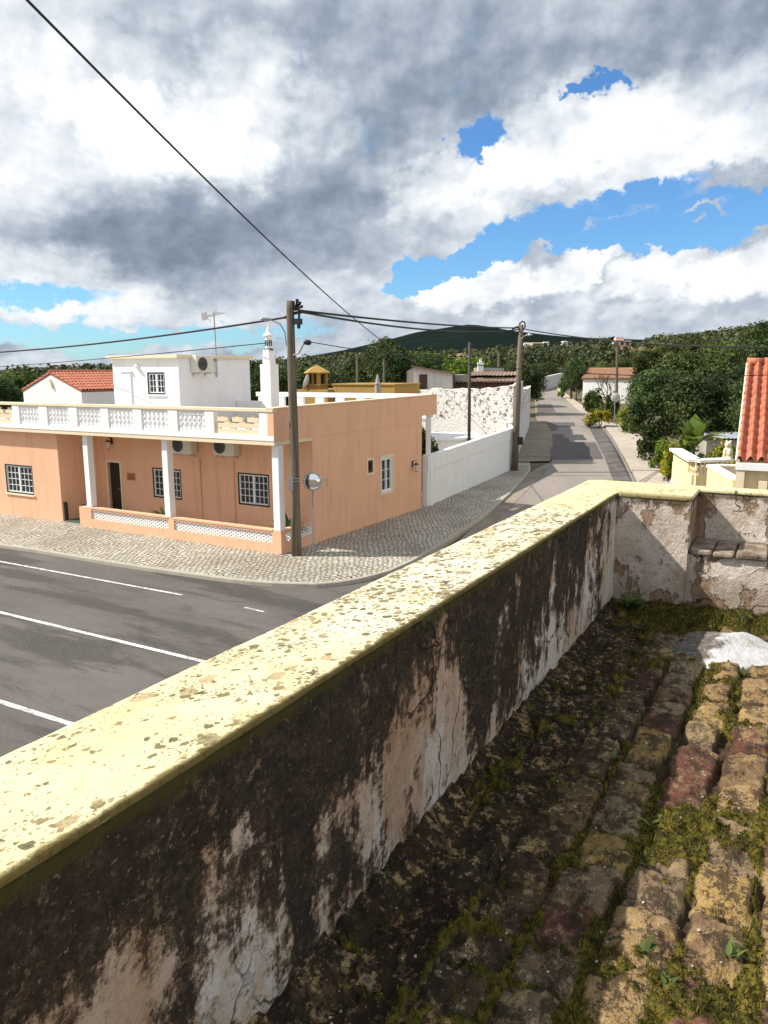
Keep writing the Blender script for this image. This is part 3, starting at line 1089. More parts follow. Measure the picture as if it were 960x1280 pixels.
# side of the pier facing right
sp_ = [(-.53, -1.66), (-.532, -1.2), (-.53, -.775)]
o = loft('pier_side', sp_, np.arange(E1, E2 + .03, .02), M['endwall'], 'x', .008, 23, fine=.02)
o.data.flip_normals()
local_child(o, par)
up_ = [(E2, -1.14), (E2 + .003, -.95), (E2, -.80), (E2 + .008, -.778), (E3 - .02, -.778), (E3, -.80), (E3, -1.7)]
local_child(loft('upper_wall', up_, np.arange(-.55, 2.6, .025), M['endwall'], 'y', .008, 31, fine=.02), par)
lo_ = [(E1 + .045, -1.66), (E1 + .05, -1.3), (E1 + .055, -1.155)]
local_child(loft('lower_wall', lo_, np.arange(-.54, 2.6, .025), M['endwall'], 'y', .010, 41, fine=.02), par)


def f_ledge(g):
    v = g.obj()
    a = g.noise(v, 9, 5, .65)
    b = g.noise(v, 40, 4, .7)
    c = g.ramp(g.math('ADD', g.math('MULTIPLY', a, .7), g.math('MULTIPLY', b, .3)), [(.34, (.04, .032, .024)), (.46, (.16, .12, .085)), (.57, (.30, .245, .18)), (.70, (.42, .37, .30))])
    c = g.mix(g.math('MULTIPLY', g.step(g.noise(v, 70, 3, .7), .54, .66), .6), c, (.05, .036, .025))
    return {'Base Color': c, 'Roughness': .95, 'Normal': g.bump(g.math('ADD', a, b), .7, .01)}


M['ledge'] = material('ledge_tiles', f_ledge)
lb = MB()
rnd = random.Random(3)
yy = -.525
while yy < 2.5:
    wd = rnd.uniform(.14, .2)
    lb.box(E1 + .028 + rnd.uniform(-.006, .010), E2 - .004, yy, yy + wd - rnd.uniform(.004, .012), -1.158 + rnd.uniform(0, .004), -1.118 + rnd.uniform(-.008, .008))
    yy += wd
local_child(lb.build('ledge', M['ledge'], bevel=.014, seg=3), par)
lbase = MB().box(E1 + .06, E2 - .01, -.53, 2.6, -1.5, -1.16)
local_child(lbase.build('ledge_core', M['ledge']), par)
# coping over the end wall: wide over the pier, narrow beyond it
cp2 = MB()
poly = [(E1 - .004, -1.00), (E1 - .004, -.524), (E2 - .003, -.524), (E2 - .003, 2.6), (E3 + .012, 2.6), (E3 + .012, -1.30), (E1 + .25, -1.30), (E1 + .05, -1.03)]
cp2.prism(poly, -.783, -.7535)
o = cp2.build('coping', M['coping'], bevel=.010, seg=3)
local_child(o, par)

# ---- tiled roof as real relief
st_, qt_ = .009, .0075
S1 = np.arange(-.35, E1 + .08, st_)
Q1 = np.arange(-1.045, 1.9, qt_)
S, Q = np.meshgrid(S1, Q1, indexing='ij')
rs = np.random.RandomState(11)
drift = (S - 2.2) * .022
wob = (fbm(S * 2.4 + 5, Q * 2.4 + 5, 51, 3) - .5) * .06
q = Q - drift - wob
edges = np.array([-1.06, -.91, -.715, -.527, -.337, -.147, .043, .233, .423, .613, .803, .993, 1.183, 1.373, 1.563, 1.753, 2.0])
TW = .178                                                  # cover tile width; the rest is the mossy channel
ci = np.clip(np.searchsorted(edges, q) - 1, 0, len(edges) - 2)
qa, qb = edges[ci], edges[ci + 1]
u = np.where(ci == 0, (q - qa) / (qb - qa), (q - qa) / TW)
CID = ci                                   # 0..1 across the tile
# joints along the slope
H = np.zeros_like(S)
TID = np.zeros_like(S)
EDG = np.zeros_like(S)
EDGU = np.zeros_like(S)
RND = [np.zeros_like(S) for _ in range(3)]
swob = (fbm(S * 4 + 3, Q * 9 + 3, 61, 3) - .5) * .07
for c in range(len(edges) - 1):
    j = [-.6 + rs.uniform(0, .25)]
    while j[-1] < 6:
        j.append(j[-1] + (rs.uniform(.08, .2) if edges[c] < -.8 else rs.uniform(.15, .26) if edges[c] < -.45 else rs.uniform(.22, .36)))
    j = np.array(j)
    mk = ci == c
    ss = (S + swob)[mk]
    k = np.clip(np.searchsorted(j, ss) - 1, 0, len(j) - 2)
    ja, jb = j[k], j[k + 1]
    t = (ss - ja) / (jb - ja)
    L = jb - ja
    ry, rt, rh, r4 = (rs.rand(len(j)) for _ in range(4))
    H[mk] = (rh[k] - .5) * .022 + (rt[k] - .5) * .035 * (t - .5) + .020 * (t - .5)
    EDG[mk] = np.minimum(t, 1 - t) * L
    EDGU[mk] = t
    RND[0][mk] = ry[k]
    RND[1][mk] = r4[k]
    RND[2][mk] = rh[k]
wq = np.where(ci == 0, qb - qa, TW)
du = np.minimum(u, 1 - u) * wq                             # metres to the column edge
frag = fbm(S * 9 + 31, Q * 9 + 31, 71, 4) - .5
fine = fbm(S * 34 + 3, Q * 34 + 3, 81, 3) - .5
arch = np.sqrt(np.clip(1 - (2 * np.clip(u, 0.0, 1) - 1) ** 2, 0, 1))
left = 1 - sstep(Q, -.80, -.30)                            # the silted strip along the wall, widened to darken the shaded tiles
de = np.minimum(du - .001 - .022 * RND[1] ** 1.5 + .012 * left, EDG - .005 - .004 * RND[2]) + frag * .050
body_ = sstep(de, -.005, .009)
tile = .036 * arch ** .42 * (1 - .55 * left) + H * (1 - .3 * left)
hh = tile * body_ + (1 - body_) * (-.016 + .012 * left)
chip = sstep(fbm(S * 8 + 77, Q * 8 + 77, 91, 4), .56, .62) * body_
hh -= chip * .012
hh += fine * .018 + frag * .026 + left * (fbm(S * 15 + 9, Q * 5 + 9, 121, 3) - .5) * .022
# moss fills the hollows and creeps over some tiles
mn = fbm(S * 3.2 + 11, Q * 4.4 + 11, 101, 5)
mf = fbm(S * 40 + 1, Q * 40 + 1, 111, 3)


def spot(s0, q0, rs_, rq_):
    return np.exp(-((S - s0) / rs_) ** 2 - ((Q - q0) / rq_) ** 2)


mb = .20 * spot(3.5, -.58, .7, .12) + .28 * spot(2.62, -.22, .25, .12) + .16 * spot(2.2, -.36, .4, .06) + .14 * spot(2.9, -.02, .7, .12) + .26 * spot(4.6, -.05, .35, .3) + .15 * spot(1.9, -.2, .35, .15) + .10 * spot(2.3, -.62, .3, .16)
gapm = (1 - body_)
moss = sstep(mn + mb * .9 + gapm * (.17 - .08 * left) - left * .09 - .09 * body_ + (mf - .5) * .25, .60, .74)
strip_ = sstep(S + (frag + .3 * (mn - .5)) * .5, 4.95, 5.18)                      # thick moss below the end wall
moss = np.maximum(moss, strip_ * sstep(Q + frag * .2, -1.0, -.82))
hh = np.where(moss > 0, np.maximum(hh, hh * (1 - moss) + moss * (.014 + .05 * (mn - .5) + .024 * (mf - .5))), hh)
hh += moss * ((mf - .5) * .03 + (fbm(S * 16 + 2, Q * 16 + 2, 151, 3) - .5) * .03 + .004)
hh += strip_ * .015
# mortar fillet against the wall
fl_ = 1 - sstep(Q + frag * .05, -1.02, -.93)
hh += fl_ * .045
V = np.stack([S.ravel(), Q.ravel(), (RH - .012 + hh).ravel()], 1)


def f_oldtile(g):
    v = g.obj()
    r1, r2 = g.attr('tile'), g.attr('tile2')
    moss, lf, bd = g.attr('moss'), g.attr('silt_shade'), g.attr('body')
    n1 = g.noise(v, 7, 6, .66)
    n2 = g.noise(v, 30, 5, .7)
    n3 = g.noise(v, 95, 3, .7)
    lit = g.ramp(r1, [(0, (.13, .055, .038)), (.08, (.18, .11, .06)), (.26, (.28, .18, .082)), (.44, (.21, .145, .085)), (.58, (.34, .225, .078)), (.74, (.26, .19, .115)), (.88, (.30, .195, .09)), (.96, (.15, .065, .045))], 'CONSTANT')
    k = g.math('ADD', g.math('MULTIPLY', n1, .6), g.math('MULTIPLY', n2, .4))
    c = g.mix(g.step(k, .44, .62), lit, g.mix(.5, lit, (.36, .27, .15)))
    # yellow and pale lichens, dark crust
    c = g.mix(g.math('MULTIPLY', g.step(g.math('ADD', n1, g.math('ADD', g.math('MULTIPLY', r2, .10), g.math('MULTIPLY', g.math('SUBTRACT', n3, .5), .2))), .58, .72), .6), c, (.38, .255, .075))
    c = g.mix(g.math('MULTIPLY', g.step(g.math('ADD', n2, g.math('MULTIPLY', g.math('SUBTRACT', n3, .5), .3)), .58, .70), .55), c, (.40, .34, .255))
    dk = g.noise(v, 11, 6, .7)
    c = g.mix(g.math('MULTIPLY', g.step(g.math('ADD', dk, g.math('MULTIPLY', g.math('SUBTRACT', n3, .5), .45)), .47, .57), .85), c, (.042, .029, .02))
    dirt = g.math('MULTIPLY', lf, .92)  # dark crust and dirt, with the wall's shade put into the colour
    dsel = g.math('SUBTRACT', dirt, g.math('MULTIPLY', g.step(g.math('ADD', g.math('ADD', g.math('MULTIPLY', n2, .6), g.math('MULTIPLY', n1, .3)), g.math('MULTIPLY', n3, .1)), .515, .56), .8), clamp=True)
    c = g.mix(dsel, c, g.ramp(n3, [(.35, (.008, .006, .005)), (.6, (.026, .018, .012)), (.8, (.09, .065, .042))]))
    gap = g.math('SUBTRACT', 1.0, bd)
    c = g.mix(g.math('MULTIPLY', gap, .9), c, g.ramp(n2, [(.35, (.018, .014, .009)), (.7, (.075, .05, .03))]))
    c = g.mix(g.math('MULTIPLY', g.step(n3, .64, .74), .5), c, (.46, .40, .32))
    gr = g.noise(v, 150, 2, .7)
    c = g.mix(g.math('MULTIPLY', g.step(gr, .54, .68), .5), c, (.03, .022, .016))
    mo = g.ramp(g.math('ADD', g.math('MULTIPLY', n2, .55), g.math('MULTIPLY', n1, .45)), [(.32, (.013, .013, .005)), (.44, (.040, .036, .008)), (.54, (.115, .095, .016)), (.66, (.22, .16, .034))])
    mm = g.step(g.math('ADD', moss, g.math('MULTIPLY', g.math('SUBTRACT', n2, .5), .7)), .35, .62)
    c = g.mix(mm, c, mo)
    h = g.math('ADD', g.math('ADD', g.math('MULTIPLY', n2, .5), g.math('MULTIPLY', n3, .4)), g.math('MULTIPLY', gr, .2))
    return {'Base Color': c, 'Roughness': .95, 'Specular IOR Level': .12, 'Normal': g.bump(h, 1.0, .018)}


M['oldtile'] = material('mossy_old_tiles', f_oldtile)
sil_shade = np.clip(left * .9 + .12 * sstep(Q, .1, -.5) + (1 - sstep(S, .5, 2)) * 0, 0, 1)
roof = np_mesh('tiled_roof', V, grid_faces(len(S1), len(Q1)), M['oldtile'], attrs={'tile': RND[0], 'tile2': RND[1], 'moss': moss, 'silt_shade': sil_shade, 'body': body_})
local_child(roof, oldhouse)

# ---- moss tufts: short blades standing on the mossy relief
mw = (moss.ravel() > .55) & (Q.ravel() < .75) & (S.ravel() > .9)
idx = np.nonzero(mw)[0]
rs = np.random.RandomState(5)
pick = rs.choice(idx, 46000)
P = V[pick] + np.stack([rs.uniform(-.005, .005, len(pick)), rs.uniform(-.005, .005, len(pick)), np.full(len(pick), -.003)], 1)
an = rs.uniform(0, 2 * PI, len(pick))
hgt = rs.uniform(.006, .016, len(pick)) * (1 + 1.2 * (rs.rand(len(pick)) < .04)) * (1 + .5 * strip_.ravel()[pick])
wd = rs.uniform(.0018, .004, len(pick))
lean = rs.uniform(-.008, .008, (len(pick), 2))
dx = np.stack([np.cos(an) * wd, np.sin(an) * wd, np.zeros(len(pick))], 1)
tip = P + np.concatenate([lean, hgt[:, None]], 1)
MV = np.stack([P - dx, P + dx, tip], 1).reshape(-1, 3)
MF = np.arange(len(MV)).reshape(-1, 3)
tone = np.repeat(rs.rand(len(pick)), 3)
M['moss'] = leafmat('moss_blades', (.018, .022, .006), (.060, .056, .010), (.20, .15, .03), .2, .8)
mt = np_mesh('moss', MV, MF, M['moss'], smooth=False, attrs={'tone': tone})
mt.matrix_world = RF
tag(mt, 'short green and yellow moss growing over the old roof tiles', 'moss', kind='stuff')

# pebbles and flakes of fallen paint on the tiles
pk = rs.choice(np.nonzero((Q.ravel() < .6) & (Q.ravel() > -.98) & (S.ravel() > .9))[0], 500)
DV, DF = [], []
for c in V[pk]:
    n = rs.randint(4, 6)
    r = rs.uniform(.0015, .005)
    a0 = rs.uniform(0, 6)
    b = len(DV)
    for zz in (0, r * .7):
        for k in range(4):
            DV.append(c + np.array([math.cos(a0 + k * PI / 2) * r * rs.uniform(.7, 1.3), math.sin(a0 + k * PI / 2) * r * rs.uniform(.7, 1.3), zz]))
    DF += [(b + 4, b + 5, b + 6, b + 7), (b, b + 1, b + 5, b + 4), (b + 1, b + 2, b + 6, b + 5), (b + 2, b + 3, b + 7, b + 6), (b + 3, b, b + 4, b + 7)]
M['grit'] = simple('plaster_grit', (.5, .44, .36), .9, var=.7, sc=40)
gt = np_mesh('grit', np.array(DV), np.array(DF), M['grit'], smooth=False)
gt.matrix_world = RF
tag(gt, 'pale plaster grit scattered on the dark roof tiles', 'grit', kind='stuff')


def roof_h(s, qq):
    i = int(np.clip((s - S1[0]) / st_, 0, len(S1) - 1))
    j = int(np.clip((qq - Q1[0]) / qt_, 0, len(Q1) - 1))
    return float(RH - .012 + hh[i, j])


# ---- whitewashed mortar lump
def f_lump(g):
    v = g.obj()
    x, y, z = g.xyz(v)
    a = g.noise(v, 6, 6, .65)
    b = g.noise(v, 34, 4, .7)
    w = g.math('ADD', g.math('MULTIPLY', y, 3.2), g.math('MULTIPLY', g.math('SUBTRACT', a, .5), 1.5))
    c = g.mix(g.step(w, -.16, .06), g.ramp(b, [(.3, (.04, .034, .028)), (.6, (.14, .115, .095)), (.8, (.28, .24, .20))]), (.52, .51, .505))
    c = g.mix(g.math('MULTIPLY', g.step(b, .56, .66), .6), c, (.36, .31, .26))
    c = g.mix(g.math('MULTIPLY', g.step(a, .58, .66), .6), c, (.30, .25, .20))
    return {'Base Color': c, 'Roughness': .8, 'Normal': g.bump(g.math('ADD', a, b), .6, .012)}


M['lump'] = material('whitewashed_mortar', f_lump)
a1 = np.linspace(0, 2 * PI, 97)
r1 = np.linspace(0, 1, 34)
A, Rr = np.meshgrid(a1, r1, indexing='ij')
out = 1 + .22 * (fbm(np.cos(A) * 1.6 + 7, np.sin(A) * 1.6 + 7, 131, 3) - .5) * 2
lx, ly = Rr * out * np.cos(A) * .36, Rr * out * np.sin(A) * .30
rid = .075 * (1 - Rr ** 2.2) + .035 * np.exp(-((ly - .02 - lx * .35) / .07) ** 2) * (1 - Rr ** 2)
lz = rid + (fbm(lx * 9 + 4, ly * 9 + 4, 141, 4) - .5) * .04 * (1 - Rr ** 6)
lz[:, -1] = -.03
lump = np_mesh('mortar_patch', np.stack([lx.ravel(), ly.ravel(), lz.ravel()], 1), grid_faces(97, 34), M['lump'])
lump.matrix_world = RF @ Matrix.Translation((4.78, -.22, RH + .005)) @ Matrix.Rotation(R(12), 4, 'Z')
tag(lump, 'whitewashed lump of mortar on the roof tiles near the end wall', 'mortar lump')


# ---- seedlings rooted in the moss
def leaf_shape(mb, base, yaw, L, w, lift, bend=.4, n=5, fold=.2):
    b = Vector(base)
    d = Vector((math.cos(yaw), math.sin(yaw), 0))
    sd_ = Vector((-d.y, d.x, 0))
    pts = []
    for i in range(n + 1):
        t = i / n
        ang = lift - bend * t * 1.6
        p = b + d * (L * t * math.cos(lift - bend * t * .8)) + Vector((0, 0, L * t * math.sin(lift - bend * t * .8)))
        ww = w * math.sin(PI * (.08 + .92 * t) ** .8) * .5 if i < n else .0005
        pts.append((p - sd_ * ww + Vector((0, 0, fold * ww)), p, p + sd_ * ww + Vector((0, 0, fold * ww))))
    vs = [p for tr in pts for p in tr]
    fs = []
    for i in range(n):
        for k in range(2):
            fs.append((i * 3 + k, i * 3 + k + 1, i * 3 + 4 + k, i * 3 + 3 + k))
    return mb.add(vs, fs)


def tone_attr(o, vals):
    a = o.data.attributes.new('tone', 'FLOAT', 'POINT')
    a.data.foreach_set('value', np.asarray(vals, dtype=np.float32))
    o.data.polygons.foreach_set('use_smooth', [True] * len(o.data.polygons))


rn = random.Random(12)
weeds = [(1.99, -.235, .055, 5, 'bright green seedling at the roof edge left of the ochre tile'), (1.93, -.165, .05, 7, 'leafy green weed in the moss below the two ochre tiles'), (2.66, -.31, .05, 5, 'thin seedling on the shadow line beside the mossy gap'),
         (2.42, -.285, .045, 4, 'small pale seedling in the shaded joint by the tan tile'), (5.33, -.84, .15, 16, 'dark leafy weed at the foot of the end wall'), (5.42, -.15, .09, 26, 'tuft of bright grass at the foot of the ledge'),
         (4.35, -.10, .07, 12, 'green weed growing by the white mortar lump'), (3.1, -.52, .05, 6, 'small weed in the moss strip in the wall shadow'), (2.1, -.02, .05, 6, 'low green sprig between the right hand tiles')]
for s0, q0, hg, n, lab in weeds:
    w = thing('weed', lab, 'weed', RF @ Vector((s0, q0, roof_h(s0, q0) - .004)), group='weeds on the old roof')
    mbw = MB()
    grass = n > 20
    tv = []
    for k in range(n):
        yaw = rn.uniform(0, 2 * PI)
        leaf_shape(mbw, (rn.uniform(-.01, .01) * (3 if grass else 1), rn.uniform(-.01, .01) * (4 if grass else 1), hg * rn.uniform(0, .25)), yaw, hg * rn.uniform(.6, 1.15), hg * (.05 if grass else .34), R(rn.uniform(60, 85) if grass else rn.uniform(20, 70)), rn.uniform(.1, .5))
        tv += [rn.uniform(.2, .9)] * 18
    o = mbw.build('leaves', M['leaf_dark'] if n == 16 else M['leaf_mid'], w)
    tone_attr(o, tv)
# ------------------------------------------------------------------ the peach corner house
house = thing('corner_house', 'peach single storey corner house with white columned porch and balustraded roof terrace', 'house', HO, HR)
FLAT = Matrix.Identity(4)


def facing_front(y):          # wall face looking toward -y
    return Matrix.Translation((0, y, 0))


def facing_right(x):          # wall face looking toward +x; u runs along +y
    return Matrix(((0, -1, 0, x), (1, 0, 0, 0), (0, 0, 1, 0), (0, 0, 0, 1)))


def window(u0, u1, z0, z1, M_, parent, cols, rows, frame='frame_white', outer='frame_green', surround=None, depth=.08, sash=2, name='window', sill='cream'):
    """real casement in a wall opening: frame bars, muntins, glass; optional painted surround and sill"""
    f = MB()
    t = .045

    def bx(a, b, y0, y1, c, d, mi):
        f.box(a, b, y0, y1, c, d, mi, M_)
    # dark outer frame
    e = .004
    bx(u0 + e, u0 + t, .0, depth, z0 + e, z1 - e, 1)
    bx(u1 - t, u1 - e, .0, depth, z0 + e, z1 - e, 1)
    bx(u0 + t, u1 - t, .0, depth, z1 - t, z1 - e, 1)
    bx(u0 + t, u1 - t, .0, depth, z0 + e, z0 + t, 1)
    a0, a1, c0, c1 = u0 + t, u1 - t, z0 + t, z1 - t
    sw = (a1 - a0) / sash
    for k in range(sash):
        l, r = a0 + k * sw, a0 + (k + 1) * sw
        w = .036
        bx(l + .002, l + w, .02, depth - .01, c0 + .002, c1 - .002, 0)
        bx(r - w, r - .002, .02, depth - .01, c0 + .002, c1 - .002, 0)
        bx(l + w, r - w, .02, depth - .01, c1 - w, c1 - .002, 0)
        bx(l + w, r - w, .02, depth - .01, c0 + .002, c0 + w, 0)
        nc, nr = cols // sash, rows
        for i in range(1, nc):
            x = l + w + (r - l - 2 * w) * i / nc
            bx(x - .008, x + .008, .035, depth - .02, c0 + w, c1 - w, 0)
        for j in range(1, nr):
            z = c0 + w + (c1 - c0 - 2 * w) * j / nr
            bx(l + w, r - w, .037, depth - .022, z - .008, z + .008, 0)
    wo = f.build(name, [M[frame], M[outer]], parent)
    p = MB()
    p.box(a0, a1, depth - .012, depth - .004, c0, c1, 0, M_)
    p.build('pane', M['glass'], wo)
    if surround:
        s_ = MB()
        w = .07
        s_.box(u0 - w, u0, -.02, .004, z0 - w, z1 + w, 0, M_)
        s_.box(u1, u1 + w, -.02, .004, z0 - w, z1 + w, 0, M_)
        s_.box(u0, u1, -.02, .004, z1, z1 + w, 0, M_)
        s_.box(u0, u1, -.02, .004, z0 - w, z0, 0, M_)
        s_.build('surround', M[surround], wo)
    elif sill:
        s_ = MB()
        s_.box(u0 - .05, u1 + .05, -.05, .02, z0 - .05, z0 - .002, 0, M_)
        s_.build('sill', M[sill], wo)
    return wo


# --- walls (openings are real); a = distance left of the corner
WX = -8.96                                    # right end of the left wing
wb = MB()
wing_h = [(-11.78, -10.32, .78, 1.76)]
wb.wall(-17, WX, -.2, 2.90, wing_h, facing_front(.1))
wb.wall(.352, 1.497, -.2, 2.90, [], facing_right(WX), thick=.2)
porch_y = 1.5
doorh = (-8.33, -7.75, .02, 1.86)
w1h = (-6.27, -5.02, .84, 1.80)
w2h = (-2.73, -1.55, .90, 1.86)
wb.wall(WX + .003, -.252, -.2, 2.98, [doorh, w1h, w2h], facing_front(porch_y))
sw_h = (5.24, 5.96, .92, 2.04)
sm_h = (4.42, 4.72, 1.66, 2.05)
wb.wall(1.5, 8.05, -.2, 3.0, [sw_h, sm_h], facing_right(0), depth=.12, thick=.25)
wb.box(-17, -.26, 8.0, 8.25, -.2, 3.1)
wallo = wb.build('wall', M['peach'], house)
window(*wing_h[0], facing_front(.1), house, 6, 4)
window(*w1h, facing_front(porch_y), house, 6, 4, sill=None)
window(*w2h, facing_front(porch_y), house, 6, 4, sill=None)
window(*sw_h, facing_right(0), house, 2, 3, outer='frame_white', surround='cream')
wo = MB().box(.0, .02, 4.43, 4.71, 1.67, 2.04)
window(*sm_h, facing_right(0), house, 1, 1, sash=1, outer='brown_door', frame='brown_door', surround='cream')
d = MB()
d.box(doorh[0] + .02, doorh[1] - .02, porch_y + .07, porch_y + .12, doorh[2], doorh[3] - .02)
for zz in (.25, 1.05):
    d.box(doorh[0] + .1, doorh[1] - .1, porch_y + .055, porch_y + .072, zz, zz + .62)
dr = d.build('door', M['door'], house, bevel=.01)
MB().tube([(doorh[1] - .09, porch_y + .075, .98), (doorh[1] - .09, porch_y + .02, .98), (doorh[1] - .2, porch_y + .02, .98)], .012).build('handle', M['steel'], dr)
fr = MB()
fr.box(doorh[0] - .07, doorh[0], porch_y - .02, porch_y + .005, -.0, doorh[3] + .07)
fr.box(doorh[1], doorh[1] + .07, porch_y - .02, porch_y + .005, -.0, doorh[3] + .07)
fr.box(doorh[0], doorh[1], porch_y - .02, porch_y + .005, doorh[3], doorh[3] + .07)
fr.build('door_frame', M['cream'], dr)
# porch floor, socle strips, terrace deck
MB().box(WX + .003, -.02, .02, porch_y - .003, -.15, .05).build('porch_floor', M['concrete'], house)
# slab: white band over a cream underside strip
MB().box(-17, .0, -.18, porch_y + .1, 3.01, 3.15).build('slab', M['white'], house, bevel=.012)
MB().box(-17, -.004, -.165, porch_y - .004, 2.905, 3.008).build('slab_soffit', M['cream'], house)
MB().box(-17, -.26, porch_y + .11, 8.0, 2.95, 3.12).build('terrace_deck', M['concrete'], house)
# peach parapet over the side wall; it runs on past the house as a beam
sp = MB()
sp.prism([(-.176, 3.02), (1.5, 2.985), (1.505, 3.003), (8.05, 3.003), (8.055, 3.24), (9.2, 3.24), (9.2, 3.93), (-.176, 3.84)], 0, .2, 0, Matrix(((0, 0, -1, .004), (1, 0, 0, 0), (0, 1, 0, 0), (0, 0, 0, 1))))
sp.build('side_parapet', M['peach'], house)
cpz = MB()
cpz.prism([(-.2, 3.842), (9.22, 3.932), (9.22, 3.965), (-.2, 3.875)], -.02, .23, 0, Matrix(((0, 0, -1, .004), (1, 0, 0, 0), (0, 1, 0, 0), (0, 0, 0, 1))))
cpz.build('parapet_cap', M['cream'], house)

# --- balustrade along the front edge of the terrace
post_px = [(-17, -16.6), (-10.71, -10.34), (-9.37, -8.94), (-7.94, -7.54), (-6.50, -6.15), (-5.13, -4.77), (-3.73, -3.36), (-2.35, -2.02), (-.47, 0.0)]
y0, y1 = -.175, -.03
MB().box(-17, .006, y0 - .02, y1 + .02, 3.755, 3.85).build('balustrade_cap', M['cream'], house, bevel=.015)
for a, b in post_px:
    MB().box(a, b, y0, y1, 3.152, 3.753).build('balustrade_post', M['white'], house, bevel=.01)


def baluster_panel(a, b):
    m = MB()
    m.box(a + .002, b - .002, y0 + .03, y1 - .03, 3.153, 3.215)
    m.box(a + .002, b - .002, y0 + .03, y1 - .03, 3.665, 3.752)
    n = max(3, round((b - a) / .165))
    for k in range(n):
        x = a + (k + .5) * (b - a) / n
        prof = [(.052, 0), (.052, .03), (.03, .06), (.055, .14), (.05, .19), (.028, .225), (.05, .26), (.055, .31), (.03, .39), (.052, .42), (.052, .45)]
        m.lathe(prof, (x, (y0 + y1) / 2, 3.215), 8)
        if k < n - 1:
            xm = x + (b - a) / n / 2
            m.box(xm - .04, xm + .04, y0 + .045, y1 - .045, 3.42, 3.47)
    m.build('baluster_panel', M['white'], house, smooth=False)


for (a, b), (c, d) in list(zip(post_px[:-1], post_px[1:]))[1:-1]:
    baluster_panel(b, c)


def block_panel(a, b):
    m = MB()
    m.box(a + .002, b - .002, y0 + .05, y1 - .02, 3.153, 3.28)
    m.box(a + .002, b - .002, y0 + .05, y1 - .02, 3.32, 3.44)
    n = max(3, round((b - a) / .5))
    w = (b - a) / n
    for k in range(n):
        m.box(a + .002 + k * w, a + k * w + w * .32, y0 + .055, y1 - .025, 3.28, 3.32)
        m.box(a + .002 + k * w + w * .15, a + k * w + w * .85, y0 + .05, y1 - .02, 3.48, 3.60)
        m.box(a + .002 + k * w + w * .6, a + k * w + w * .98, y0 + .055, y1 - .025, 3.44, 3.48)
        m.box(a + .002 + k * w + w * .4, a + k * w + w * .55, y0 + .055, y1 - .025, 3.60, 3.67)
    m.build('block_panel', M['cream'], house)


block_panel(-2.02, -.47)
block_panel(-16.6, -10.71)

# --- columns
for a in (7.40, 4.01, .012):
    MB().box(-a - .22, -a, .0, .22, .62, 2.90).build('column', M['white'], house, bevel=.012)
# --- low porch wall with pierced lattice
LX = -8.0


def lattice(mb, u0, u1, z0, z1, M_, y=.05, cell=.17):
    """diamond openwork: crossing bars between two faces, clipped to the panel"""
    h = z1 - z0
    n = int((u1 - u0) / cell) + 1
    cw = (u1 - u0) / n
    rows = 3
    ch = h / rows
    for i in range(n):
        for j in range(rows):
            cu, cz = u0 + (i + .5) * cw, z0 + (j + .5) * ch
            for sgn in (1, -1):
                p0 = M_ @ Vector((cu - cw / 2, y + .02, cz - sgn * ch / 2))
                p1 = M_ @ Vector((cu + cw / 2, y + .02, cz + sgn * ch / 2))
                mb.bar(p0, p1, .032, .050 if sgn > 0 else .048, 0, up=M_.to_3x3() @ Vector((0, 1, 0)))


def low_wall(u0, u1, M_, parent):
    m = MB()
    m.box(u0, u1, 0, .14, -.2, .27, 0, M_)
    m.box(u0, u1, 0, .14, .55, .60, 0, M_)
    o = m.build('porch_wall', M['peach'], parent)
    c = MB().box(u0 - .01, u1 + .01, -.02, .16, .602, .645, 0, M_)
    c.build('coping', M['peach'], o)
    lt = MB()
    lattice(lt, u0 + .002, u1 - .002, .272, .548, M_)
    lt.build('lattice', M['white'], o)


FF = facing_front(0)
for a, b in ((-7.45, -4.12), (-3.9, -.30)):
    low_wall(a, b, FF, house)
for a, b in ((LX, -7.452), (-4.118, -3.902), (-.298, .0)):
    MB().box(a, b, -.002, .22, -.2, .618).build('porch_pier', M['peach'], house)
low_wall(.222, 1.495, facing_right(-.002), house)
# gate post and step by the wing
for xa in (WX + .02, LX - .085):
    MB().box(xa, xa + .08, .16, .24, -.1, .66).build('gate_post', M['frame_green'], house)
MB().box(WX + .11, LX - .09, .06, 1.2, .052, .075).build('door_mat', simple('green_mat', (.05, .085, .06), .9), house)
# grooves of the back wall are rain pipes
for x in (-4.2, -2.86):
    MB().tube([(x, porch_y - .03, .06), (x, porch_y - .03, 2.2)], .022).build('pipe', M['peach'], house)

# --- room on the terrace
rb = MB()
rw = (-7.32, -6.52, 4.06, 4.78)
rb.wall(-8.94, -5.89, 3.1, 5.22, [rw], facing_front(2.5), depth=.1)
rb.wall(2.752, 6.0, 3.1, 5.22, [], facing_right(-5.89), thick=.2)
rb.box(-8.94, -6.0, 2.76, 5.99, 3.1, 5.2)
rb.build('roof_room', M['white'], house)
MB().box(-9.12, -5.80, 2.36, 6.1, 5.222, 5.33).build('roof_slab', M['cream'], house, bevel=.01)
window(*rw, facing_front(2.5), house, 4, 3, sill='white')
dd = MB()
dd.box(-8.5, -8.06, 2.455, 2.498, 3.12, 4.78)
dd.build('terrace_door', M['frame_white'], house)
MB().box(-8.56, -8.0, 2.42, 2.497, 4.785, 4.84).build('door_lintel', M['white'], house)
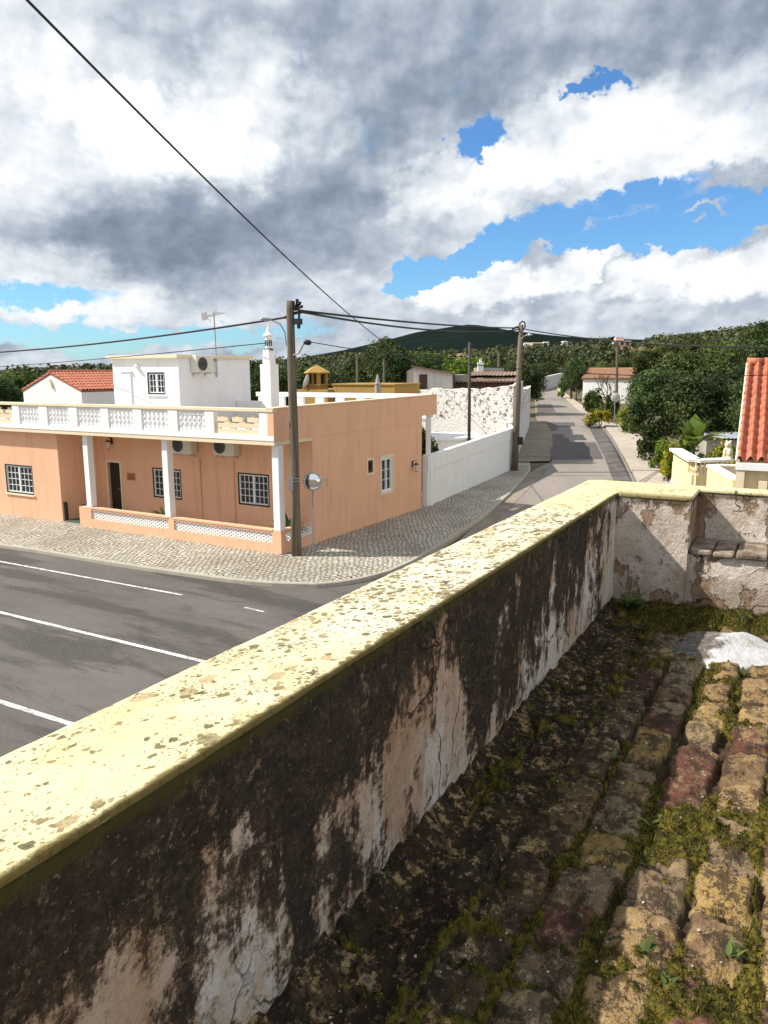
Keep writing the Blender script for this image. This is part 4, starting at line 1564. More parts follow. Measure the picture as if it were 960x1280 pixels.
# parapet behind, and the rear balustrade
MB().box(-5.87, -4.2, 5.2, 5.4, 3.1, 3.78).build('rear_parapet', M['white'], house, bevel=.01)
rbm = MB()
rbm.box(-8, -.25, 8.85, 9.02, 3.80, 3.97)
for k in range(9):
    rbm.box(-7.9 + k * .94, -7.55 + k * .94, 8.87, 9.0, 3.15, 3.80)
rbm.build('rear_rail', M['white'], house)
MB().box(-8, -.25, 8.26, 9.1, 3.0, 3.14).build('rear_slab', M['white'], house)
# --- tall white chimney
ch = MB()
ch.box(-4.44, -4.0, 4.8, 5.24, 3.1, 5.02)
ch.prism([(-4.38, 5.02), (-4.06, 5.02), (-4.10, 5.50), (-4.34, 5.50)], 4.86, 5.18, 0, Matrix(((1, 0, 0, 0), (0, 0, 1, 0), (0, 1, 0, 0), (0, 0, 0, 1))))
ch.box(-4.53, -4.44, 4.9, 5.2, 3.1, 4.62)
ch.lathe([(.11, 0), (.11, .42), (.17, .44), (.17, .49), (.09, .56), (.05, .64), (.05, .69), (.02, .74), (.012, .86)], (-4.22, 5.02, 5.50), 12)
co = ch.build('chimney', M['white'], house, bevel=.008)
sl = MB()
for k in range(10):
    a = 2 * PI * k / 10
    sl.box(-.018, .018, -.004, .006, 0, .2, 0, Matrix.Translation((-4.22 + .112 * math.cos(a), 5.02 + .112 * math.sin(a), 5.62)) @ Matrix.Rotation(a + PI / 2, 4, 'Z'))
sl.build('flue_slots', M['black'], co)
MB().lathe([(.155, 0), (.155, .05)], (-4.22, 5.02, 5.485), 12).build('band', M['black'], co)


M['grille'] = simple('fan_grille', (.12, .12, .115), .5)


# --- things fixed to the house
def ac_unit(x, y, z, rot, label):
    t = thing('air_conditioner', label, 'air conditioner', hw(x, y, z), HR + rot, 'outdoor air conditioner units')
    m = MB()
    m.box(-.40, .40, -.30, -.02, 0, .55)
    m.build('casing', M['ac'], t, bevel=.02)
    gm = MB()
    gm.lathe([(.215, 0), (.215, .02), (.19, .02), (.19, .0)], (0, 0, 0), 24, 0, Matrix.Translation((-.13, -.302, .275)) @ Matrix.Rotation(PI / 2, 4, 'X'))
    for r in (.05, .09, .13, .17):
        gm.lathe([(r + .006, .004), (r + .006, .016), (r - .006, .016), (r - .006, .004)], (0, 0, 0), 20, 0, Matrix.Translation((-.13, -.302, .275)) @ Matrix.Rotation(PI / 2, 4, 'X'))
    gm.build('fan_grille', M['grille'], t)
    fm = MB().lathe([(.205, -.004), (.205, .003)], (0, 0, 0), 24, 0, Matrix.Translation((-.13, -.3, .275)) @ Matrix.Rotation(PI / 2, 4, 'X'))
    fm.build('fan_opening', M['black'], t)
    for xx in (-.28, .28):
        MB().prism([(-.30, -.003), (-.30, -.03), (-.025, -.045), (-.025, -.12), (-.001, -.12), (-.001, -.003)], xx - .015, xx + .015, 0, Matrix(((0, 0, 1, 0), (1, 0, 0, 0), (0, 1, 0, 0), (0, 0, 0, 1)))).build('bracket', M['steel'], t)
    return t


ac_unit(-4.66, porch_y, 2.33, 0, 'air conditioner unit high on the porch wall behind the middle white column')
ac_unit(-2.98, porch_y, 2.36, 0, 'air conditioner unit high on the porch wall left of the corner window')
ac_unit(-5.89, 3.42, 4.76, PI / 2, 'air conditioner unit on the white wall of the rooftop room')


def lantern(name, label, p, rot):
    t = thing(name, label, 'wall lamp', p, HR + rot)
    MB().box(-.04, .04, -.02, 0, -.08, .12).tube([(0, -.01, .08), (0, -.09, .15), (0, -.16, .10)], .012).build('bracket', M['black'], t)
    MB().lathe([(.03, .06), (.085, .02), (.085, 0)], (0, -.16, 0), 6).build('cap', M['black'], t)
    MB().lathe([(.02, -.25), (.055, -.223)], (0, -.16, 0), 6).build('base', M['black'], t)
    MB().lathe([(.05, -.22), (.075, 0)], (0, -.16, 0), 6).build('glass', M['lamp_glass'], t)


lantern('wall_lantern', 'small wall lantern high on the porch wall above the dark door', hw(-8.05, porch_y, 2.55), 0)
lantern('wall_lantern', 'dark wall lantern near the far end of the peach side wall', hw(0, 7.35, 1.62), PI / 2)
sp_ = thing('spot_lamp', 'round white lamp over the front of the rooftop room', 'wall lamp', hw(-7.72, 2.5, 4.97), HR)
MB().lathe([(.09, 0), (.10, .06), (.05, .12)], (0, -.06, -.06), 12).build('shade', M['white'], sp_)
# tile plaque beside the door
pl = thing('house_plaque', 'orange clay tile plaque on the porch wall right of the dark door', 'plaque', hw(-7.42, porch_y, 1.32), HR)
MB().box(0, .36, -.025, -.002, 0, .24).build('tile', M['plaque'], pl, bevel=.006)
pm = MB()
for zz in (.135, .055):
    pm = MB().box(.05, .31, -.028, -.024, zz, zz + .035)
    pm.build('painted_band', M['plaque_dark'], pl)

# antenna on the terrace room
an = thing('tv_antenna', 'tall thin television aerial mast on the side of the rooftop room', 'antenna', hw(-5.82, 4.2, 4.6), HR)
MB().tube([(0, 0, 0), (.0, 0, 1.2), (-.02, 0, 2.15)], .022, 6).build('mast', M['steel'], an)
am = MB()
am.tube([(-.42, .1, 2.02), (.42, -.1, 2.10)], .012, 5)
for k in range(9):
    x = -.40 + k * .1
    L = .13 + .012 * k
    am.tube([(x, .1 - k * .025 - L, 2.02 + k * .01), (x, .1 - k * .025 + L, 2.02 + k * .01)], .008, 5)
am.bar((-.42, 0, 1.9), (-.46, 0, 2.14), .25, .012)
am.tube([(-.02, 0, 2.1), (-.05, .2, 2.3)], .01, 5)
am.tube([(-.2, .05, 1.85), (-.5, .05, 2.05)], .008, 5)
am.build('aerial', M['steel'], an)
for zz in (.12, .55):
    MB().box(-.06, .03, -.05, .05, zz, zz + .03).build('bracket', M['steel'], an)

# porch plants
def pot_plant(label, p, h, n, pot_r=.13):
    t = thing('potted_plant', label, 'potted plant', p, HR)
    MB().lathe([(pot_r * .7, 0), (pot_r, .24), (pot_r * 1.08, .24), (pot_r * 1.08, .28), (pot_r * .9, .28)], n=14).build('pot', M['terracotta_pot'], t)
    m, tv = MB(), []
    r_ = random.Random(n)
    for k in range(n):
        leaf_shape(m, (r_.uniform(-.05, .05), r_.uniform(-.05, .05), .27), r_.uniform(0, 2 * PI), h * r_.uniform(.6, 1.1), h * .14, R(r_.uniform(35, 85)), r_.uniform(.4, 1.3), 6)
        tv += [r_.uniform(0, 1)] * 21
    o = m.build('foliage', M['leaf_mid'], t)
    tone_attr(o, tv)
    return t


pot_plant('dark spiky potted plant on the porch left of the middle column', hw(-5.15, .75, .05), .62, 26)
pot_plant('bushy yellow green potted plant on the porch by the corner column', hw(-.35, .75, .05), .72, 60)


# ------------------------------------------------------------------ utility poles
def sag(a, b, drop, n=24):
    a, b = Vector(a), Vector(b)
    return [a.lerp(b, i / n) - Vector((0, 0, drop * 4 * (i / n) * (1 - i / n))) for i in range(n + 1)]


P1 = Vector((-2.32, 19.9, 0))
t1 = thing('utility_pole', 'weathered wooden utility pole standing at the porch corner', 'utility pole', P1)
top1 = Vector((at(362.5, 376, 19.9) - np.array(P1)))
MB().tube([(0, 0, -.3), top1 * .25, top1 * .5 + Vector((.012, 0, 0)), top1 * .75, top1 * .97, top1], [.138, .13, .118, .108, .10, .09], 14).build('post', M['wood'], t1, smooth=True)


def l1(px, py, dy=0):
    return Vector(at(px, py, 19.9 + dy)) - P1


hb = MB()
hb.bar(l1(366, 392), l1(377, 390, -.1), .05, .07)
hb.bar(l1(366, 402), l1(376, 402, -.1), .16, .14)
hb.tube([l1(374, 389, -.1), l1(373.5, 408, -.1)], .03, 8)
hb.lathe([(.02, 0), (.045, .03), (.045, .09), (.02, .12)], l1(373.5, 411, -.1), 8)
for k in range(7):
    a = R(random.uniform(15, 115))
    p = l1(369, 388, -.08)
    q = p + Vector((math.cos(a) * random.uniform(.12, .26), random.uniform(-.1, .1), math.sin(a) * random.uniform(.12, .30) + .04))
    hb.tube([p, q], [.022, .03], 6)
    hb.lathe([(.035, -.03), (.04, .03)], q, 6)
hb.build('cable_clamps', M['black'], t1)
MB().tube([l1(356, 397), l1(362, 395), l1(366, 394)], .04, 6).build('cable_sleeve', M['black'], t1)
lm = MB()
lm.tube([l1(358, 432, -.16), l1(356, 415, -.2), l1(350, 405, -.35), l1(340, 400.5, -.5), l1(328, 399.5, -.6)], [.016] * 5, 8)
lm.build('lamp_arm', M['steel'], t1)
hd = MB()
a, b = l1(340, 399.5, -.5), l1(325, 398.5, -.64)
hd.tube([a, a.lerp(b, .3), a.lerp(b, .8), b], [.018, .042, .04, .012], 10)
hd.build('lamp_head', M['steel'], t1, smooth=True)
fl = MB()
fl.tube([l1(367, 444, -.12), l1(374, 441, -.3), l1(378, 433, -.45), l1(380, 429, -.5)], .02, 8)
fl.build('flood_arm', M['steel'], t1)
a, b = l1(379.5, 427.5, -.5), l1(389, 428.5, -.52)
MB().tube([a, a.lerp(b, .2), a.lerp(b, .8), b], [.02, .065, .065, .03], 10).build('flood_lamp', M['black'], t1, smooth=True)
bd = MB()
for zz, w in ((2.05, .16), (1.98, .155)):
    c = top1 * (zz / top1.z)
    bd.lathe([(.152, 0), (.152, .02)], (c.x, c.y, zz), 14)
bd.box(-.135, -.02, -.19, -.12, 1.75, 2.1)
bd.build('band', M['steel'], t1)

P2 = Vector((6.33, 37.2, 0))
t2 = thing('utility_pole', 'slender concrete utility pole standing at the end of the white wall', 'utility pole', P2)
top2 = Vector(at(651.5, 406, 37.2)) - P2
MB().tube([(0, 0, -.3), top2 * .5, top2], [.17, .145, .11], 12).build('post', M['wood'], t2, smooth=True)


def l2(px, py, dy=0):
    return Vector(at(px, py, 37.2 + dy)) - P2


c2 = MB()
c2.tube([l2(648, 409), l2(650, 404), l2(653, 401.5), l2(656, 403), l2(656.5, 408), l2(654, 412), l2(651, 412)], .035, 8)
c2.tube([l2(640, 411), l2(646, 409), l2(650, 409.5)], .05, 6)
c2.build('cable_loop', M['cable'], t2)
MB().tube([l2(652, 424, -.1), l2(655, 420, -.2), l2(660, 418.5, -.4)], .03, 8).build('lamp_arm', M['steel'], t2)
MB().tube([l2(659, 418.6, -.4), l2(662, 418.3, -.45), l2(666, 418.8, -.55)], [.04, .07, .02], 8).build('lamp_head', M['steel'], t2, smooth=True)
MB().box(.10, .36, -.16, .02, 1.25, 1.62).build('meter_box', M['black'], t2)

P3 = Vector((4.0, 36.0, 0))
t3 = thing('utility_pole', 'thin dark pole without a lamp rising behind the white wall', 'utility pole', P3)
MB().tube([(0, 0, 0), Vector(at(587, 428, 36)) - P3], [.085, .07], 10).build('post', simple('tarred_pole', (.06, .05, .042), .8), t3, smooth=True)
P4 = Vector((-9.6, 26.0, 0))


def wire(label, pts, r, smooth=True):
    o = MB().tube(pts, r, 6).build('overhead_cable', M['cable'])
    return tag(o, label, 'cable', 'overhead cables')


wire('thick cable slanting down across the sky from top left to the shed', sag(at(20, -14, 9), at(531, 459, 47), .55), .016)
wire('cable running left from the top of the wooden pole across the sky', sag(P1 + l1(356, 397), at(-60, 443, 30), .16), .026)
wire('upper of two thick cables between the wooden and the concrete pole', sag(P1 + l1(373, 388, -.1), P2 + l2(649, 410), .10), .030)
wire('lower of two thick cables between the wooden and the concrete pole', sag(P1 + l1(374, 389.5, -.1), P2 + l2(648, 412), .26), .030)
wire('thick cable running right from the concrete pole in front of the trees', sag(P2 + l2(653, 411), at(1010, 434, 24), .25), .026)
wire('thin low cable from the wooden pole toward the right hand roof', sag(P1 + l1(385, 427, -.3), at(1000, 467, 20.5), .35), .011)
wire('thin cable behind the rooftop room toward the wooden pole', sag(P1 + l1(340, 428), at(-40, 461, 34), .05), .012)

# traffic mirror
mi = thing('traffic_mirror', 'round convex traffic mirror on a thin post beside the peach side wall', 'traffic mirror', (-1.93, 20.3, 0))


def lm_(px, py, dy=0):
    return Vector(at(px, py, 20.3 + dy)) - Vector((-1.93, 20.3, 0))


MB().tube([(0, 0, 0), lm_(391, 606)], .022, 8).build('post', M['steel'], mi)
cm = lm_(390.5, 602, -.06)
fw = Matrix.Translation(cm) @ Matrix.Rotation(R(-8), 4, 'Z') @ Matrix.Rotation(PI / 2, 4, 'X')
MB().lathe([(.25, -.05), (.265, 0), (.25, .02), (.235, .02)], n=8, M=fw).build('rim', simple('grey_rim', (.35, .38, .42), .5), mi)
MB().lathe([(.236, .015), (.2, .03), (.12, .045), (.02, .052)], n=24, M=fw).build('glass', M['mirror'], mi, smooth=True)
MB().tube([cm + Vector((.2, .05, -.15)), cm + Vector((.36, .25, -.15)), cm + Vector((.36, .25, .02)), cm + Vector((.2, .05, .02))], .012, 5).build('bracket', M['steel'], mi)
# ------------------------------------------------------------------ walls and houses beyond
def wall_run(name, label, pts, z0, zs, th, mat, cat='wall', group=None, cap=None):
    """free-standing wall along a plan polyline with its own top heights"""
    m, c = MB(), MB()
    for (a, b), (za, zb) in zip(zip(pts[:-1], pts[1:]), zip(zs[:-1], zs[1:])):
        A, B = Vector((*a, 0)), Vector((*b, 0))
        d = (B - A).normalized()
        n = Vector((d.y, -d.x, 0)) * th / 2
        for mm, lo, za_, zb_, k in ((m, z0, za, zb, 1.0), (c, None, za, zb, 1.25)):
            if mm is c and not cap:
                continue
            nn = n * k
            if mm is c:
                q = [A - nn, B - nn, B + nn, A + nn]
                vs = [p + Vector((0, 0, z + .003)) for p, z in zip(q, (za, zb, zb, za))] + [p + Vector((0, 0, z + cap)) for p, z in zip(q, (za, zb, zb, za))]
            else:
                q = [A - nn, B - nn, B + nn, A + nn]
                vs = [p + Vector((0, 0, lo)) for p in q] + [p + Vector((0, 0, z)) for p, z in zip(q, (za_, zb_, zb_, za_))]
            mm.add(vs, [(0, 1, 2, 3)[::-1], (4, 5, 6, 7), (0, 1, 5, 4), (1, 2, 6, 5), (2, 3, 7, 6), (3, 0, 4, 7)])
    t = thing(name, label, cat, (0, 0, 0), group=group)
    m.build('wall', mat, t)
    if cap:
        c.build('coping', M['white'], t)
    return t


def wy(p):
    return (p.x, p.y)


e1 = hw(-.06, 8.42)
bw = wall_run('boundary_wall', 'long white garden wall along the side pavement with a projecting upper band', [wy(e1), (4.2, 33.2), (6.25, 37.75), (6.6, 40.6)], -.2, [1.80, 1.94, 2.02, 2.02], .2, M['white'])
A_, B_, C_ = Vector((*wy(e1), 0)), Vector((4.2, 33.2, 0)), Vector((6.25, 37.75, 0))
band = MB()
for (a, b, z0a, z1a, z0b, z1b) in ((A_, B_, 1.28, 1.803, 1.40, 1.943), (B_, C_, 1.40, 1.943, 1.47, 2.023)):
    d_ = (b - a).normalized()
    n_ = Vector((d_.y, -d_.x, 0))
    q = [a + n_ * .098, b + n_ * .098, b + n_ * .13, a + n_ * .13]
    band.add([p + Vector((0, 0, z)) for p, z in zip(q, (z0a, z0b, z0b, z0a))] + [p + Vector((0, 0, z)) for p, z in zip(q, (z1a, z1b, z1b, z1a))], [(3, 2, 1, 0), (4, 5, 6, 7), (0, 1, 5, 4), (1, 2, 6, 5), (2, 3, 7, 6), (3, 0, 4, 7)])
band.build('upper_band', M['white'], bw)
d_ = (B_ - A_).normalized()
n_ = Vector((d_.y, -d_.x, 0))
MB().box(-.16, .16, -.14, .14, -.2, 1.83, 0, Matrix.Translation(A_ + d_ * .35) @ Matrix.Rotation(R(-31), 4, 'Z')).build('pier', M['white'], bw)
post = thing('gate_pillar', 'narrow white pillar between the peach house and the garden wall', 'pillar', hw(-.1, 8.75))
MB().box(-.09, .09, -.09, .09, 0, 3.2).box(-.12, .12, -.12, .12, 3.2, 3.24).build('shaft', M['white'], post)
# low white outhouse roofs inside the yard
oh = thing('outhouse', 'low flat white outhouse behind the garden wall in front of the rubble wall', 'outhouse', (0, 0, 0))
a0, a1 = at(541, 556, 37), at(600, 548, 37)
MB().box(a0[0], a1[0], 36.2, 39.5, 0, float(a0[2]) + .28).build('wall', M['white'], oh)
MB().box(a0[0] - .08, a1[0] + .08, 36.1, 39.6, float(a0[2]) + .282, float(a0[2]) + .40).build('roof_slab', M['white'], oh)

# rubble wall with peeling render: front and street side
rc = Vector((6.95, 40.9, 0))                           # street corner
fa_ = R(-62)
fd = Vector((math.sin(fa_), math.cos(fa_), 0))
ru = thing('ruined_wall', 'tall rubble wall with peeling white render behind the garden wall', 'ruined wall', (0, 0, 0))


def rough_wall(name, A, dirv, L, zprof, th, parent, mat, seed):
    us = np.arange(0, L + .01, .25)
    rs = np.random.RandomState(seed)
    tops = np.interp(us, zprof[0], zprof[1]) + (fbm(us * 1.3 + 9, us * 0 + seed, seed, 4) - .5) * .32
    m = MB()
    d = Vector(dirv)
    n = Vector((d.y, -d.x, 0)) * th
    vs, fs = [], []
    for u, t in zip(us, tops):
        p = A + d * float(u)
        vs += [p + Vector((0, 0, -.3)), p + Vector((0, 0, float(t))), p + n + Vector((0, 0, float(t) - .04)), p + n + Vector((0, 0, -.3))]
    k = len(us)
    for i in range(k - 1):
        for e in range(4):
            fs.append((i * 4 + e, i * 4 + (e + 1) % 4, (i + 1) * 4 + (e + 1) % 4, (i + 1) * 4 + e))
    fs += [(3, 2, 1, 0), tuple((k - 1) * 4 + e for e in range(4))]
    m.add(vs, fs)
    return m.build(name, mat, parent)


rough_wall('front', rc + fd * 0.002, fd, 9.5, ([0, .8, 4, 9.5], [4.05, 3.95, 3.75, 3.60]), -.45, ru, M['ruin'], 3)
sdv = Vector((math.sin(R(12.5)), math.cos(R(12.5)), 0))
rough_wall('street_side', rc + sdv * .47, sdv, 23, ([0, 8, 9, 23], [4.0, 4.0, 3.3, 3.5]), -.4, ru, M['ruin'], 8)
MB().box(-.11, .11, -.04, .3, -.2, 4.02, 0, Matrix.Translation(rc + fd * .02) @ Matrix.Rotation(R(-28), 4, 'Z')).build('corner_pier', M['white'], ru)


# a gabled or lean-to house helper in its own frame: x right, y away
def gable_roof(x0, x1, y0, y1, ze, zr, along='x', over=.15, th=.12, pitch_rows=True):
    """two tiled slopes with real barrel ridges; ridge runs along the given axis"""
    m = MB()

    def slope(p0, p1, p2, p3):
        # p0-p1 eave, p3-p2 ridge
        p0, p1, p2, p3 = map(Vector, (p0, p1, p2, p3))
        L = (p1 - p0).length
        n = max(3, int(L / .22))
        nrm = (p1 - p0).cross(p3 - p0).normalized()
        if nrm.z < 0:
            nrm = -nrm
        H_ = (p3 - p0).length
        rows = max(2, int(H_ / .38))
        K = 5
        vs, fs = [], []
        nu = n * K + 1
        for j in range(rows):
            for e in (0, 1):
                t = (j + e) / rows
                lift = .035 * (1 - e)
                for i in range(nu):
                    s_ = i / (nu - 1)
                    a = p0.lerp(p1, s_)
                    b = p3.lerp(p2, s_)
                    wv = .5 - .5 * math.cos(2 * PI * (i % K) / K)
                    vs.append(a.lerp(b, t) + nrm * (lift + .065 * wv))
        for j in range(2 * rows - 1):
            for i in range(nu - 1):
                fs.append((j * nu + i, j * nu + i + 1, (j + 1) * nu + i + 1, (j + 1) * nu + i))
        m.add(vs, fs)
        m.add([p0 - nrm * th, p1 - nrm * th, p2 - nrm * th, p3 - nrm * th, p0, p1, p2, p3], [(0, 1, 2, 3), (0, 4, 5, 1), (1, 5, 6, 2), (3, 7, 4, 0), (4, 7, 6, 5)])
    if along == 'x':
        yc = (y0 + y1) / 2
        slope((x0 - over, y0 - over, ze), (x1 + over, y0 - over, ze), (x1 + over, yc, zr), (x0 - over, yc, zr))
        slope((x1 + over, y1 + over, ze), (x0 - over, y1 + over, ze), (x0 - over, yc, zr), (x1 + over, yc, zr))
        m.tube([(x0 - over, yc, zr + .03), (x1 + over, yc, zr + .03)], .09, 8)
    else:
        xc = (x0 + x1) / 2
        slope((x0 - over, y1 + over, ze), (x0 - over, y0 - over, ze), (xc, y0 - over, zr), (xc, y1 + over, zr))
        slope((x1 + over, y0 - over, ze), (x1 + over, y1 + over, ze), (xc, y1 + over, zr), (xc, y0 - over, zr))
        m.tube([(xc, y0 - over, zr + .03), (xc, y1 + over, zr + .03)], .09, 8)
    return m


def gable_walls(x0, x1, y0, y1, z0, ze, zr, along='x'):
    m = MB()
    m.box(x0, x1, y0, y1, z0, ze - .1)
    if along == 'y':
        xc = (x0 + x1) / 2
        m.prism([(x0, ze - .1), (x1, ze - .1), (xc, zr - .14)], y0 + .002, y0 + .2, 0, Matrix(((1, 0, 0, 0), (0, 0, 1, 0), (0, 1, 0, 0), (0, 0, 0, 1))))
        m.prism([(x0, ze - .1), (x1, ze - .1), (xc, zr - .14)], y1 - .2, y1 - .002, 0, Matrix(((1, 0, 0, 0), (0, 0, 1, 0), (0, 1, 0, 0), (0, 0, 0, 1))))
    else:
        yc = (y0 + y1) / 2
        m.prism([(y0, ze - .1), (y1, ze - .1), (yc, zr - .14)], x0 + .002, x0 + .2, 0, Matrix(((0, 0, 1, 0), (1, 0, 0, 0), (0, 1, 0, 0), (0, 0, 0, 1))))
        m.prism([(y0, ze - .1), (y1, ze - .1), (yc, zr - .14)], x1 - .2, x1 - .002, 0, Matrix(((0, 0, 1, 0), (1, 0, 0, 0), (0, 1, 0, 0), (0, 0, 0, 1))))
    return m


# white gabled house at far left
gh = thing('gabled_house', 'white gabled house with a bright red tiled roof behind the peach house', 'house', at(64, 487, 42) * np.array((1, 1, 0)), R(-31))
zE, zR = 3.86, 4.80
gable_walls(-2.45, 2.45, 0, 9, -.3, zE, zR, 'y').build('wall', M['white'], gh)
gable_roof(-2.45, 2.45, 0.02, 9, zE, zR, 'y', over=.06, th=.08).build('roof', M['roof_red'], gh)
MB().tube([(.0, -.05, 4.4), (.12, -.05, 4.2), (.2, -.05, 3.95)], .06, 6).build('wall_ornament', M['cream'], gh)
MB().tube([(1.2, 5, 4.6), (1.2, 5, 5.35)], .02, 5).build('aerial', M['steel'], gh)

# ochre house behind
b_ = 15.0
oh2 = thing('ochre_house', 'ochre yellow flat roofed house with a pavilion chimney behind the peach house', 'house', HO, HR)
MB().box(-10.6, -8.7, b_, b_ + 3, 0, 3.90).box(-8.698, -5.3, b_ + .5, b_ + 3, 0, 4.12).build('wall', M['yellow'], oh2)
MB().box(-8.75, -5.25, b_ + .45, b_ + 3.05, 4.122, 4.19).build('parapet_cap', M['yellow'], oh2)
tw = MB()
tx, ty = -9.86, b_ + .8
tw.box(tx - .40, tx + .40, ty - .40, ty + .40, 3.6, 4.10)
tw.box(tx - .46, tx + .46, ty - .46, ty + .46, 4.10, 4.16)
for sx in (-1, 1):
    for sy in (-1, 1):
        tw.box(tx + sx * .30 - .08, tx + sx * .30 + .08, ty + sy * .30 - .08, ty + sy * .30 + .08, 4.16, 4.66)
tw.box(tx - .05, tx + .05, ty - .38, ty - .28, 4.16, 4.66)
tw.box(tx - .42, tx + .42, ty - .42, ty + .42, 4.66, 4.70)
cho = tw.build('chimney', M['yellow'], oh2)
MB().lathe([(.80, 4.70), (.76, 4.74), (.45, 4.90), (.10, 5.05), (.04, 5.12)], (tx, ty, 0), 4, 0).build('chimney_roof', M['yellow'], cho)
MB().box(tx - .25, tx + .25, ty - .25, ty + .25, 4.165, 4.62).build('flue', M['black'], cho)
sd_ = thing('satellite_dish', 'white satellite dish beside the ochre pavilion chimney', 'satellite dish', hw(-10.15, b_ + .2, 3.90), HR)
MB().tube([(0, 0, 0), (0, 0, .30)], .025, 6).build('mast', M['steel'], sd_)
MB().lathe([(.38, .0), (.30, -.05), (.16, -.09), (.02, -.10), (.02, -.085), (.16, -.075), (.30, -.035)], (0, 0, 0), 20, 0, Matrix.Translation((.05, 0, .38)) @ Matrix.Rotation(R(-72), 4, 'Z') @ Matrix.Rotation(R(70), 4, 'X')).build('dish', M['white'], sd_, smooth=True)
pin = thing('stone_pinnacle', 'grey stone pinnacle on the roof edge behind the peach side wall', 'pinnacle', hw(-4.6, 12.8, 3.2), HR)
MB().lathe([(.17, 0), (.17, .5), (.20, .52), (.20, .58), (.14, .6), (.12, 1.0), (.15, 1.02), (.15, 1.07), (.09, 1.1), (.06, 1.3), (.015, 1.45)], n=10).build('shaft', M['concrete'], pin)
MB().box(-5.2, -3.5, 12.3, 14, 0, 3.2).build('base_wall', M['yellow'], oh2)
# hedge just inside the yard gate

# white shed with the brown door on the rubble wall
sh0 = at(508, 486, 47)
sh = thing('white_shed', 'whitewashed lean-to shed with a brown plank door above the rubble wall', 'shed', (float(sh0[0]), 47, 0), R(-4))
q = lambda x, y: (float(at(x, y, 47)[0] - sh0[0]), float(at(x, y, 47)[2]))
body = [q(517, 459), q(566, 467.5), q(566, 488), q(517, 488)]
fm = Matrix(((1, 0, 0, 0), (0, 0, 1, 0), (0, 1, 0, 0), (0, 0, 0, 1)))
M['shedwall'] = plaster('dirty_limewash', (.70, .67, .62), .5)
body = [(x, z if z > 4 else 0) for x, z in body]
MB().prism(body, 0, 4.5, 0, fm).build('wall', M['shedwall'], sh)
sidep = [q(508, 464), q(516.6, 459.5), q(516.6, 488), q(508, 488)]
sidep = [(x, z if z > 4 else 0) for x, z in sidep]
MB().prism(sidep, .5, 4.5, 0, fm).build('side_wall', M['concrete'], sh)
rfp = [q(514, 456.8), q(569, 466.2), q(569, 468), q(514, 458.6)]
MB().prism(rfp, -.25, 4.7, 0, fm).build('roof', M['roof_brown'], sh)
dpx = [q(524, 468), q(534, 468), q(534, 486.5), q(524, 486.5)]
MB().prism(dpx, -.04, -.002, 0, fm).build('door', M['brown_door'], sh)
dk = [q(565.8, 468.5), q(568.3, 468.8), q(568.3, 487), q(565.8, 487)]
MB().prism(dk, -.03, 3.5, 0, fm).build('corner_post', M['brown_door'], sh)
lo = thing('broken_lean_to', 'sagging brown lean-to roof left of the whitewashed shed', 'lean-to', (float(sh0[0]), 45.6, 0))
q2 = lambda x, y: (float(at(x, y, 45.6)[0] - sh0[0]), float(at(x, y, 45.6)[2]))
MB().prism([q2(488, 487.5), q2(522, 479.5), q2(522, 481.5), q2(488, 490)], 0, 1.3, 0, fm).build('roof', M['roof_brown'], lo)
MB().prism([q2(500, 486), q2(521, 482), q2(521, 500), q2(500, 500)], .3, 1.2, 0, fm).build('wall', M['brown_door'], lo)

# old brown roofs right of the shed
orf = thing('old_barn', 'old barn with sagging dark brown tiled roofs behind the rubble wall', 'barn', (0, 0, 0))


def slab_px(px, Y0, Y1, name, mat, parent):
    base = np.array([at(x, y, Y0) for x, y in px])
    m = MB()
    m.prism([(p[0], p[2]) for p in base], Y0, Y1, 0, fm)
    return m.build(name, mat, parent)


def roof_px(p_lo, p_hi, Y0, Y1, name, mat, parent):
    a, b = Vector(at(*p_lo[0], Y0)), Vector(at(*p_lo[1], Y0))
    d_, c = Vector(at(*p_hi[0], Y1)), Vector(at(*p_hi[1], Y1))
    m = MB()
    n = max(4, int((b - a).length / .24))
    K = 4
    nu = n * K + 1
    vs, fs = [], []
    for j in range(7):
        for i in range(nu):
            s_ = i / (nu - 1)
            w = .5 - .5 * math.cos(2 * PI * (i % K) / K)
            p = a.lerp(b, s_).lerp(d_.lerp(c, s_), j / 6)
            p.z += .06 * w + .12 * (float(fbm(np.array([s_ * 3 + 5]), np.array([j * .5 + 1]), 77, 3)[0]) - .5)
            vs.append(p)
    for j in range(6):
        for i in range(nu - 1):
            fs.append((j * nu + i, j * nu + i + 1, (j + 1) * nu + i + 1, (j + 1) * nu + i))
    m.add(vs, fs)
    m.add([a - Vector((0, 0, .12)), b - Vector((0, 0, .12)), c - Vector((0, 0, .12)), d_ - Vector((0, 0, .12))], [(0, 1, 2, 3)])
    return m.build(name, mat, parent)


